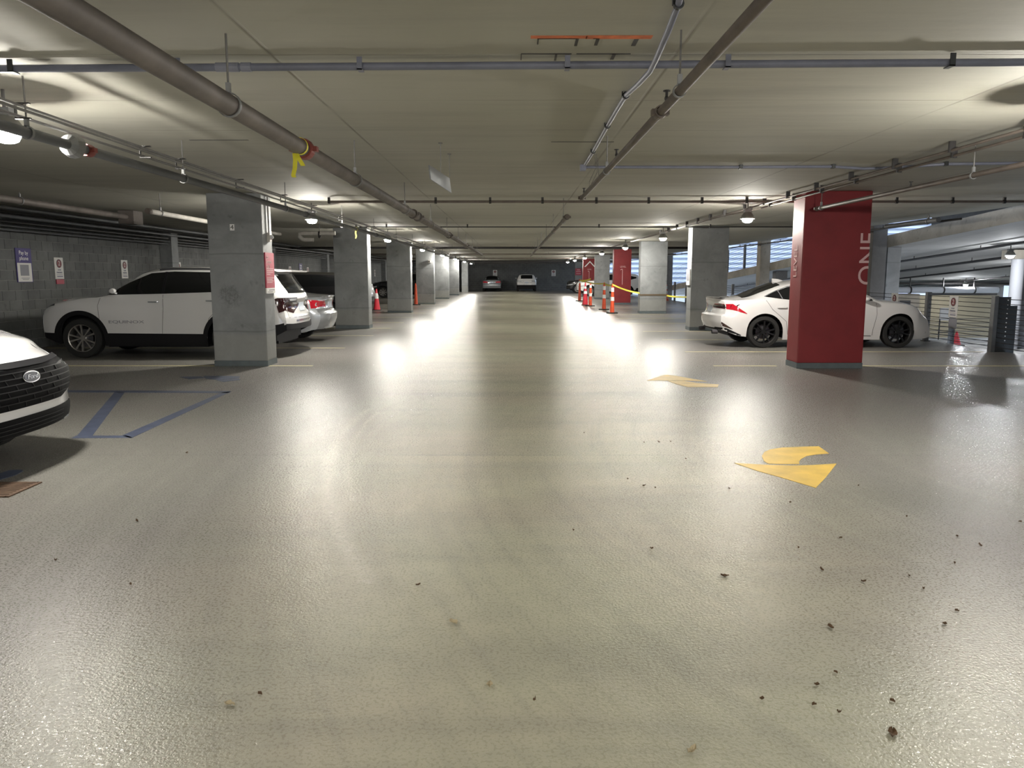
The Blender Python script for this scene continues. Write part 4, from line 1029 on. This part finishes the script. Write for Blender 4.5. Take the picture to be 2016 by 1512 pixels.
    def mirror(s, x, z, side, mat):
        y = s.W*.90
        m = MB(); m.lathe([(.001, -.08), (.035, -.07), (.055, -.02), (.055, .04), (.035, .07), (.001, .075)], (0, 0, 0), 14, 'y')
        vs = [V((x-.01+v[0]*1.2-(v[1])*.3, side*(y+.13)+v[1]*1.1, z+.02+v[2]*.9)) for v in m.v]
        m2 = MB().add(vs, m.f); m2.hexa([V((x+.04, side*(y-.04), z-.05)), V((x-.02, side*(y-.04), z-.05)), V((x-.03, side*(y+.1), z-.03)), V((x+.02, side*(y+.1), z-.03))], [V((x+.04, side*(y-.04), z-.02)), V((x-.02, side*(y-.04), z-.02)), V((x-.03, side*(y+.1), z)), V((x+.02, side*(y+.1), z))])
        return m2.build('mirror', mat, s.t, smooth=40)
    def handle(s, x, z, side, mat, ln=.20):
        h = s.hit('y', side, x, z); y = h[0].y
        return MB().hexa([(x-ln/2, y, z-.015), (x+ln/2, y, z-.012), (x+ln/2-.02, y+side*.03, z-.01), (x-ln/2+.02, y+side*.035, z-.013)], [(x-ln/2, y, z+.013), (x+ln/2, y, z+.015), (x+ln/2-.02, y+side*.03, z+.012), (x-ln/2+.02, y+side*.035, z+.012)]).build('door_handle', mat, s.t, bevel=.004)
    def text(s, st, size, mat, axis, side, u, v, sx=1, name='lettering', shear=0, off=.006):
        h = s.hit(axis, side, u, v); n = h[1]; p = h[0]+n*off
        if axis == 'y': right = V((-side, 0, 0))
        else: right = V((0, side, 0))
        right = (right-n*right.dot(n)).normalized(); up = n.cross(right)
        me = text_mesh(st, size, .0015, shear).copy(); me.materials.clear(); me.materials.append(mat)
        me.transform(Matrix.Translation(p) @ Matrix((right*sx, up, n)).transposed().to_4x4()); me.name = name
        o = bpy.data.objects.new(name, me); C.objects.link(o); o.parent = s.t; return o

SUV = dict(name='suv', clad=[(-2.36, .62), (-1.98, .60), (-1.8, .46), (-1.2, .38), (1.2, .38), (2.0, .40), (2.38, .42)], x=(-2.36, 2.38), w=1.90, r=.36, axles=(-1.26, 1.47), arch=.425,
    top=[(-2.36, 1.06), (-2.30, 1.20), (-2.14, 1.42), (-2.02, 1.575), (-1.8, 1.61), (-1.0, 1.655), (-.2, 1.665), (.3, 1.63), (.62, 1.47), (1.14, 1.17), (1.5, 1.125), (1.9, 1.08), (2.2, 1.035), (2.33, .985), (2.38, .90)],
    belt=[(-2.36, 1.0), (-2.1, 1.16), (-1.2, 1.19), (0, 1.155), (.9, 1.12), (1.2, 1.10), (1.9, 1.0), (2.2, .96), (2.38, .86)],
    bot=[(-2.36, .50), (-2.2, .40), (-1.7, .30), (-.8, .22), (.9, .22), (1.9, .26), (2.2, .30), (2.38, .36)],
    hw=[(-2.36, .93), (-2.1, .97), (-1.4, 1.0), (1.5, 1.0), (2.0, .97), (2.38, .92)],
    roofw=[(-2.36, .74), (-2.1, .70), (-1.0, .72), (.3, .70), (.8, .76), (1.2, .84), (1.9, .80), (2.38, .74)],
    front=[(.2, -.12), (.4, -.02), (.6, 0), (.85, -.03), (1.0, -.12)], back=[(.3, -.10), (.5, 0), (.7, -.01), (.95, -.06), (1.1, -.02), (1.2, -.0)], bend=.25, bendb=.14)
SEDAN = dict(name='sedan', x=(-2.32, 2.32), w=1.81, r=.33, axles=(-1.325, 1.475), arch=.385,
    top=[(-2.32, .955), (-2.27, 1.02), (-2.2, 1.035), (-1.95, 1.045), (-1.6, 1.09), (-1.2, 1.25), (-.85, 1.36), (-.35, 1.415), (.0, 1.42), (.3, 1.38), (.72, 1.22), (1.1, 1.03), (1.5, .97), (1.9, .90), (2.15, .80), (2.28, .70), (2.32, .62)],
    belt=[(-2.32, .90), (-1.9, .985), (-1.2, 1.0), (-.5, .945), (.3, .93), (1.0, .93), (1.5, .91), (1.9, .83), (2.2, .70), (2.32, .58)],
    bot=[(-2.32, .36), (-2.2, .30), (-1.8, .24), (-.9, .17), (1.0, .17), (1.95, .18), (2.2, .19), (2.32, .22)],
    hw=[(-2.32, .92), (-2.0, .97), (-1.325, 1.01), (-.6, .985), (.8, .985), (1.475, 1.0), (1.95, .97), (2.32, .88)],
    roofw=[(-2.32, .76), (-1.9, .76), (-1.6, .72), (-1.0, .66), (-.4, .64), (.2, .64), (.7, .70), (1.1, .80), (1.9, .76), (2.32, .66)],
    front=[(.1, 0), (.3, .02), (.5, -.02), (.7, -.10), (.9, -.16)], back=[(.2, -.14), (.4, -.02), (.55, .03), (.66, .03), (.70, -.05), (.85, -.08), (.97, -.04), (1.03, .04)], bend=.26, bendb=.20)

# white mid-size SUV in the left stalls, nose to the wall
s = Car('large white SUV parked nose to the block wall behind the nearest grey column', 'car', (-6.40, 14.92, 0), math.pi, SUV, M_wpaintc)
for sd in (1, -1):
    side = s.strip('side_glass', M_glass, 'y', sd, [(-1.95, 1.30), (-1.55, 1.215), (0, 1.165), (1.0, 1.145)], [(-1.95, 1.36), (-1.75, 1.47), (-1.0, 1.55), (-.2, 1.565), (.22, 1.535), (.62, 1.365), (1.0, 1.155)], 40, 6)
    s.seam([(-.05, 1.17), (-.06, 1.56)], 'y', sd, .05, 'pillar_trim', M_clad, .006)
    s.seam([(.80, 1.15), (.80, 1.26)], 'y', sd, .03, 'pillar_trim', M_clad, .006)
    s.strip('sill_cladding', M_clad, 'y', sd, [(-.80, .235), (1.02, .235)], [(-.80, .44), (1.02, .455)], 24, 5, off=.010)
    s.strip('corner_cladding', M_clad, 'y', sd, [(1.90, .31), (2.30, .36)], [(1.90, .455), (2.30, .465)], 10, 3, off=.008)
    for a in SUV['axles']: s.ring('arch_cladding', M_clad, a, .43, .505, -.2, math.pi+.2, sd)
    s.seam([(1.08, 1.12), (1.13, .95), (1.1, .6), (1.0, .45)], 'y', sd); s.seam([(-.05, 1.15), (-.06, .9), (-.02, .45)], 'y', sd); s.seam([(-1.05, 1.18), (-1.1, .95), (-.88, .72), (-.82, .45)], 'y', sd)
    s.handle(.12, 1.02, sd, M_silver); s.handle(-.93, 1.04, sd, M_silver)
    s.strip('head_lamp', M_gun, 'y', sd, [(1.95, .955), (2.32, .90)], [(1.95, .985), (2.32, .945)], 10, 3)
    s.strip('head_lamp', M_head, 'y', sd, [(2.2, .58), (2.34, .56)], [(2.2, .78), (2.34, .80)], 6, 5)
    s.mirror(.82, 1.20, sd, M_wpaintc)
    s.strip('roof_rail', M_gun, 'z', 1, [(-1.9, sd*.60), (.1, sd*.58)], [(-1.9, sd*.63), (.1, sd*.61)], 16, 1, off=.03)
s.text('EQUINOX', .075, M_inkg, 'y', 1, .62, .66, 1.9)
s.strip('windshield', M_glass, 'z', 1, [(.42, -.50), (1.06, -.62)], [(.42, .50), (1.06, .62)], 12, 12)
s.strip('rear_window', M_glass, 'x', -1, [(-.64, 1.17), (.64, 1.17)], [(-.60, 1.52), (.60, 1.52)], 12, 8)
MB().hexa([(-2.06, -.60, 1.56), (-2.06, .60, 1.56), (-2.30, .54, 1.555), (-2.30, -.54, 1.555)], [(-1.9, -.60, 1.62), (-1.9, .60, 1.62), (-2.31, .54, 1.585), (-2.31, -.54, 1.585)]).build('roof_spoiler', M_wpaintc, s.t, bevel=.01)
s.strip('tail_panel', M_gun, 'x', -1, [(-.86, .99), (-.3, 1.0)], [(-.86, 1.09), (-.26, 1.09)], 14, 4); s.strip('tail_panel', M_gun, 'x', -1, [(.3, 1.0), (.86, .99)], [(.26, 1.09), (.86, 1.09)], 14, 4)
s.strip('tail_lamp', M_taild, 'x', -1, [(-.88, .82), (-.66, .94)], [(-.88, 1.07), (-.66, 1.07)], 8, 5); s.strip('tail_lamp', M_taild, 'x', -1, [(.66, .94), (.88, .82)], [(.66, 1.07), (.88, 1.07)], 8, 5)
s.strip('tail_lamp', M_taild, 'y', 1, [(-2.3, .80), (-2.08, .98)], [(-2.3, 1.08), (-2.08, 1.08)], 8, 5, lab='smoked tail lamp wrapping the rear corner'); s.strip('tail_lamp', M_taild, 'y', -1, [(-2.3, .80), (-2.08, .98)], [(-2.3, 1.08), (-2.08, 1.08)], 8, 5)
for a, b in ((-.62, -.3), (.34, .62)): s.strip('lamp_lens', M_head, 'x', -1, [(a, 1.025), (b, 1.03)], [(a, 1.06), (b, 1.065)], 6, 2, off=.008)
s.strip('number_plate', M_plate, 'x', -1, [(-.16, .83), (.16, .83)], [(-.16, .99), (.16, .99)], 4, 3, off=.01)
s.seam([(-.74, 1.0), (-.72, .72), (.72, .72), (.74, 1.0)], 'x', -1)
s.strip('rear_bumper', M_clad, 'x', -1, [(-.84, .42), (0, .40), (.84, .42)], [(-.84, .62), (-.5, .60), (.5, .60), (.84, .62)], 20, 6, off=.012)
s.seam([(-.45, .66), (.45, .66)], 'x', -1, .03, 'skid_line', M_chrome, .006)
s.strip('grille', M_ink, 'x', 1, [(-.8, .45), (.8, .45)], [(-.8, .86), (.8, .86)], 16, 6)
s.wheels(M_rims, 10, 'twin')

# white compact SUV, only its nose in view at the left edge
ESC = dict(SUV); ESC.update(name='suv', clad=[(-2.3, .6), (-1.2, .40), (1.2, .38), (2.0, .36), (2.3, .36)], w=1.88, x=(-2.3, 2.3), axles=(-1.35, 1.36), n=100,
    top=[(-2.3, 1.06), (-2.2, 1.35), (-1.95, 1.58), (-1.0, 1.66), (-.2, 1.66), (.3, 1.6), (.7, 1.38), (1.1, 1.16), (1.5, 1.10), (1.9, 1.03), (2.1, .965), (2.22, .90), (2.3, .82)],
    belt=[(-2.3, 1.0), (-1, 1.12), (1.0, 1.08), (1.6, 1.0), (1.95, .90), (2.15, .82), (2.3, .74)],
    bot=[(-2.3, .50), (-1.9, .30), (-.8, .22), (.9, .22), (1.9, .28), (2.3, .31)],
    hw=[(-2.3, .93), (-1.4, 1.0), (1.5, 1.0), (2.0, .97), (2.3, .91)],
    roofw=[(-2.3, .74), (-1.0, .72), (.3, .70), (.8, .76), (1.2, .84), (1.9, .78), (2.15, .68), (2.3, .62)],
    front=[(.2, -.12), (.32, -.03), (.42, -.01), (.5, -.02), (.62, 0), (.80, -.03), (.86, -.06), (.95, -.2)], bend=.23)
s = Car('white SUV with an oval badge, only its nose showing at the left edge', 'car', (-5.96, 5.72, 0), .02, ESC, M_wpaintc)
s.strip('grille_surround', M_wpaintc, 'x', 1, [(-.79, .72), (-.68, .56), (-.46, .495), (.46, .495), (.68, .56), (.79, .72)], [(-.79, .745), (-.74, .81), (-.62, .845), (.62, .845), (.74, .81), (.79, .745)], 34, 10, off=.014)
g = s.strip('grille', M_grille, 'x', 1, [(-.765, .72), (-.66, .58), (-.45, .52), (.45, .52), (.66, .58), (.765, .72)], [(-.765, .735), (-.72, .80), (-.62, .84), (.62, .84), (.72, .80), (.765, .735)], 34, 10, off=.020)
s.seam([(-.66, .828), (.66, .828)], 'x', 1, .028, 'hood_trim', M_clad, .026)
for i in range(6):
    z = .785-i*.042
    hw = .68-.035*max(0, i-3)
    s.seam([(-hw, z), (-.14, z-.002), (.14, z-.002), (hw, z)], 'x', 1, .007, 'grille_bar', M_bar, .027, parent=g)
for i in range(6):
    for k in range(-6, 7):
        if (i+k) % 2 == 0 and abs(k*.095) < .46-.03*max(0, i-2): s.seam([(k*.095, .785-i*.042), (k*.095+.02, .785-(i+1)*.042)], 'x', 1, .005, 'grille_bar', M_bar, .025, parent=g)
h = s.hit('x', 1, 0, .735); n = h[1]
def oval(r1, r2, off, mat, name):
    c = h[0]+n*off; r_ = V((0, 1, 0)); u_ = n.cross(r_)
    ring_ = [c+r_*r1*math.cos(a)+u_*r2*math.sin(a) for a in [2*math.pi*k/32 for k in range(32)]]
    MB().add(ring_+[p-n*.02 for p in ring_], [tuple(range(32)), tuple(range(63, 31, -1))]+[(k, (k+1) % 32, 32+(k+1) % 32, 32+k) for k in range(32)]).build(name, mat, s.t)
oval(.105, .045, .034, M_chrome, 'badge_rim'); oval(.095, .037, .037, M_badge, 'badge'); s.text('Ford', .046, M_silver, 'x', 1, 0, .735, 1.45, 'badge_lettering', .35, off=.040)
s.strip('lower_intake', M_grille, 'x', 1, [(-.90, .34), (-.84, .32), (.84, .32), (.90, .34)], [(-.90, .41), (-.78, .45), (.78, .45), (.90, .41)], 26, 6, off=.008)
for z in (.35, .38, .41): s.seam([(-.5, z), (.5, z)], 'x', 1, .006, 'intake_bar', M_bar, .013)
s.seam([(-.84, .325), (-.4, .318), (.4, .318), (.84, .325)], 'x', 1, .02, 'skid_trim', M_silver, .012)
for sd in (1, -1):
    a, b = sorted((sd*.62, sd*.86)); s.strip('head_lamp', M_head, 'x', 1, [(a, .72), (b, .72)], [(a, .79), (b, .80)], 8, 4, off=.018)
    for a in ESC['axles']: s.ring('arch_cladding', M_clad, a, .43, .49, -.2, math.pi+.2, sd)
    s.strip('head_lamp', M_head, 'y', sd, [(1.9, .80), (2.2, .72)], [(1.9, .88), (2.2, .79)], 8, 4)
    s.strip('side_glass', M_glass, 'y', sd, [(-1.9, 1.22), (.9, 1.12)], [(-1.9, 1.38), (-1.0, 1.55), (.2, 1.52), (.9, 1.15)], 30, 5)
s.strip('windshield', M_glass, 'z', 1, [(.38, -.50), (1.04, -.62)], [(.38, .50), (1.04, .62)], 12, 12)
s.seam([(2.02, -.60), (1.2, -.70)], 'z', 1); s.seam([(2.02, .60), (1.2, .70)], 'z', 1)
s.wheels(M_rims, 10, 'twin')

# white sports sedan in the right stalls
s = Car('white sedan with black wheels parked behind the nearest red column', 'car', (6.545, 16.86, 0), 0, SEDAN, M_wpaintc)
for sd in (1, -1):
    g = s.strip('side_glass', M_glass, 'y', sd, [(-1.30, 1.055), (-1.0, 1.015), (-.6, .975), (.3, .965), (.92, .975)], [(-1.30, 1.07), (-1.05, 1.17), (-.8, 1.255), (-.4, 1.315), (.05, 1.325), (.3, 1.29), (.62, 1.15), (.92, 1.0)], 40, 6)
    s.seam([(-1.32, 1.06), (-1.05, 1.18), (-.8, 1.268), (-.4, 1.328), (.05, 1.338)], 'y', sd, .012, 'window_trim', M_silver, .005)
    s.seam([(-.96, 1.01), (-1.02, 1.18)], 'y', sd, .016, 'window_trim', M_silver, .006); s.seam([(-.12, .97), (-.14, 1.32)], 'y', sd, .05, 'pillar_trim', M_clad, .006)
    s.seam([(-1.33, 1.02), (-1.18, .80), (-.88, .55), (-.84, .28)], 'y', sd); s.seam([(-.12, .96), (-.13, .5), (-.1, .24)], 'y', sd); s.seam([(.98, .93), (.99, .7), (.93, .4), (.92, .26)], 'y', sd)
    s.handle(-.98, .84, sd, M_wpaintc, .22); s.handle(.02, .83, sd, M_wpaintc, .22)
    s.strip('tail_lamp', M_tail, 'y', sd, [(-2.3, .83), (-1.98, .785), (-1.70, .705)], [(-2.3, .90), (-1.98, .91), (-1.70, .715)], 18, 5)
    s.strip('tail_lamp_smoked_part', M_taild, 'y', sd, [(-2.3, .832), (-2.12, .81)], [(-2.3, .888), (-2.12, .89)], 8, 3, off=.007)
    s.strip('rear_reflector', M_taild, 'y', sd, [(-2.2, .46), (-1.98, .385)], [(-2.2, .54), (-1.98, .395)], 8, 2)
    s.strip('lower_bumper', M_clad, 'y', sd, [(-2.26, .345), (-2.1, .305), (-1.80, .255)], [(-2.26, .42), (-2.1, .41), (-1.80, .27)], 10, 3, off=.005)
    s.strip('head_lamp', M_gun, 'y', sd, [(1.90, .745), (2.1, .66), (2.24, .66)], [(1.90, .76), (2.1, .75), (2.24, .72)], 10, 3)
    s.mirror(.72, 1.0, sd, M_wpaintc)
    s.seam([(.9, .25), (-.8, .27)], 'y', sd, .012, 'sill_line', M_gun, .003)
s.strip('rear_window', M_glass, 'z', 1, [(-1.74, -.60), (-.92, -.50)], [(-1.74, .60), (-.92, .50)], 16, 12)
s.strip('windshield', M_glass, 'z', 1, [(.34, -.48), (1.02, -.62)], [(.34, .48), (1.02, .62)], 16, 12)
s.seam([(-.62, .87), (.62, .87)], 'x', -1, .05, 'tail_lamp', M_tail, .006) if False else s.strip('number_plate', M_plate, 'x', -1, [(-.16, .72), (.16, .72)], [(-.16, .86), (.16, .86)], 4, 3, off=.008)
for a, b in ((-.86, -.5), (.5, .86)): s.strip('tail_lamp', M_taild, 'x', -1, [(a, .83), (b, .83)], [(a, .90), (b, .90)], 8, 3)
s.strip('rear_diffuser', M_clad, 'x', -1, [(-.8, .30), (.8, .30)], [(-.8, .40), (.8, .40)], 16, 3, off=.006)
for sd in (1, -1): MB().lathe([(.04, 0), (.048, 0), (.048, .12), (.04, .12)], (-2.33, sd*.55, .32), 14, 'x').build('exhaust_tip', M_gun, s.t)
m = MB()
ys = [-.66, -.4, 0, .4, .66]
m.grid([[V((-2.33+.12*(y/.7)**2, y, 1.045)) for y in ys], [V((-2.20+.1*(y/.7)**2, y, 1.035)) for y in ys], [V((-2.18+.1*(y/.7)**2, y, 1.02)) for y in ys], [V((-2.31+.12*(y/.7)**2, y, 1.03)) for y in ys], [V((-2.33+.12*(y/.7)**2, y, 1.045)) for y in ys]]).build('trunk_spoiler', M_wpaintc, s.t, smooth=True)
MB().hexa([(-.92, -.03, 1.34), (-.92, .03, 1.34), (-.66, .02, 1.375), (-.66, -.02, 1.375)], [(-.93, -.01, 1.43), (-.93, .01, 1.43), (-.80, .008, 1.42), (-.80, -.008, 1.42)]).build('roof_antenna', M_wpaintc, s.t, bevel=.006)
s.strip('grille', M_ink, 'x', 1, [(-.3, .25), (-.35, .3), (.35, .3), (.4, .25)] if False else [(-.45, .26), (.45, .26)], [(-.45, .62), (.45, .62)], 12, 6)
s.wheels(M_rimb, 10, 'twin', rr=.245)

# silver sedan beside the white SUV
COR = dict(SEDAN); COR.update(x=(-2.2, 2.2), w=1.70, r=.31, axles=(-1.28, 1.32), arch=.36,
    top=[(-2.2, .96), (-2.13, 1.05), (-1.8, 1.08), (-1.5, 1.12), (-1.1, 1.33), (-.8, 1.43), (-.3, 1.47), (.2, 1.43), (.6, 1.27), (1.0, 1.06), (1.4, 1.0), (1.9, .90), (2.1, .78), (2.2, .62)],
    belt=[(-2.2, .9), (-1.8, 1.0), (-1.0, 1.0), (.3, .96), (1.0, .94), (1.5, .9), (1.9, .8), (2.2, .56)])
def plain_car(lab, loc, rz, sp, paint, rim=M_rims, nsp=10, tail=M_tail, style='x', group=None, rearw=(1.08, 1.34)):
    s = Car(lab, 'car', loc, rz, sp, paint, group)
    L0 = s.L0; zt = pl(sp['top'], -.3)
    suv = zt > 1.55
    for sd in (1, -1):
        if suv: s.strip('side_glass', M_glass, 'y', sd, [(-1.9, 1.28), (-1.5, 1.19), (1.0, 1.12)], [(-1.9, 1.36), (-1.0, zt-.11), (.15, zt-.11), (1.0, 1.14)], 30, 5)
        else: s.strip('side_glass', M_glass, 'y', sd, [(-1.3, 1.03), (.95, .97)], [(-1.3, 1.06), (-.85, 1.28), (-.35, zt-.09), (.2, zt-.12), (.95, .99)], 30, 5); s.seam([(-1.3, 1.06), (-.85, 1.29), (-.35, zt-.08), (.2, zt-.11)], 'y', sd, .014, 'window_trim', M_silver, .005)
        s.seam([(-.1, 1.0 if not suv else 1.15), (-.12, zt-.1)], 'y', sd, .05, 'pillar_trim', M_clad, .006)
        s.mirror(.75, 1.0 if not suv else 1.2, sd, paint); s.handle(-.95, .86, sd, paint); s.handle(.02, .86, sd, paint)
        s.seam([(-.1, .98), (-.1, .3)], 'y', sd); s.seam([(.95, .95), (.92, .3)], 'y', sd)
        s.strip('head_lamp', M_head, 'y', sd, [(s.L1-.5, .70), (s.L1-.1, .64)], [(s.L1-.5, .80), (s.L1-.1, .72)], 8, 3)
        zz = .84 if not suv else .92
        s.strip('tail_lamp', tail, 'y', sd, [(L0+.03, zz-.07), (L0+.30, zz)], [(L0+.03, zz+.12), (L0+.30, zz+.06)], 8, 5)
        a, b = sorted((sd*.52, sd*.82)); s.strip('tail_lamp', tail, 'x', -1, [(a, zz-.02 if sd > 0 else zz-.08), (b, zz-.08 if sd > 0 else zz-.02)], [(a, zz+.08), (b, zz+.12)] if sd > 0 else [(a, zz+.12), (b, zz+.08)], 8, 5)
    if suv: s.strip('rear_window', M_glass, 'x', -1, [(-.62, 1.18), (.62, 1.18)], [(-.54, 1.52), (.54, 1.52)], 10, 6)
    else: s.strip('rear_window', M_glass, 'z', 1, [(-1.5, -.56), (-.86, -.48)], [(-1.5, .56), (-.86, .48)], 12, 10)
    s.strip('windshield', M_glass, 'z', 1, [(.32, -.48), (.98, -.6)], [(.32, .48), (.98, .6)], 12, 10)
    s.strip('number_plate', M_plate, 'x', -1, [(-.16, .76), (.16, .76)], [(-.16, .9), (.16, .9)], 4, 3, off=.01)
    s.seam([(-.78, .66), (.78, .66)], 'x', -1, .008)
    s.wheels(rim, nsp, style)
    return s
plain_car('silver sedan with round red tail lamps between the first two grey columns', (-6.38, 17.95, 0), math.pi, COR, M_silver)
CRX = dict(SUV); CRX.update(top=[(a, b-.06 if b > 1.1 else b) for a, b in SUV['top']])
plain_car('black crossover roof visible beyond the silver sedan', (-6.75, 23.65, 0), math.pi, CRX, M_blackc, M_rimb)
HAT = dict(SUV); HAT.update(x=(-2.0, 1.85), axles=(-1.2, 1.2), r=.31, arch=.36, w=1.74,
    top=[(-2.0, .90), (-1.95, 1.04), (-1.72, 1.36), (-1.55, 1.44), (-.6, 1.5), (0, 1.48), (.4, 1.34), (.95, 1.02), (1.5, .92), (1.8, .75), (1.85, .6)],
    belt=[(-2.0, .86), (-1.0, .97), (1, .92), (1.85, .5)])
s = Car('small silver hatchback tail beside the red cone on the left', 'car', (-8.05, 33.75, 0), math.pi, HAT, M_silver)
s.strip('rear_window', M_glass, 'x', -1, [(-.58, 1.06), (.58, 1.06)], [(-.5, 1.34), (.5, 1.34)], 10, 6)
for sd in (1, -1): s.strip('side_glass', M_glass, 'y', sd, [(-1.5, 1.08), (.8, .97)], [(-1.5, 1.2), (-.5, 1.38), (.1, 1.36), (.8, .99)], 20, 4); s.strip('tail_lamp', M_tail, 'y', sd, [(-1.97, .85), (-1.8, .85)], [(-1.97, 1.05), (-1.8, 1.05)], 5, 4)
s.strip('rear_bumper', M_gun, 'x', -1, [(-.7, .32), (.7, .32)], [(-.7, .5), (.7, .5)], 10, 3); s.wheels(M_rims, 8)
plain_car('black SUV with bright alloy wheels seen between second and third grey columns', (-7.27, 52.95, 0), math.pi, SUV, M_blackc, M_rims, 8)
plain_car('silver sedan parked at the back wall, left of the two far cars', (-2.0, 74.75, 0), math.pi/2, dict(COR, w=1.82), M_silver)
s = plain_car('white SUV parked at the back wall, right of the two far cars', (1.27, 74.7, 0), math.pi/2, SUV, M_wpaintc, tail=M_head)
s.strip('rear_bumper', M_clad, 'x', -1, [(-.84, .36), (.84, .36)], [(-.84, .60), (.84, .60)], 14, 4, off=.01)
plain_car('white SUV glimpsed between the third grey and the far red column on the right', (7.0, 56.8, 0), math.pi, SUV, M_wpaintc)
plain_car('dark car almost hidden behind the farthest red column', (6.9, 66.0, 0), math.pi, SUV, M_blackc)
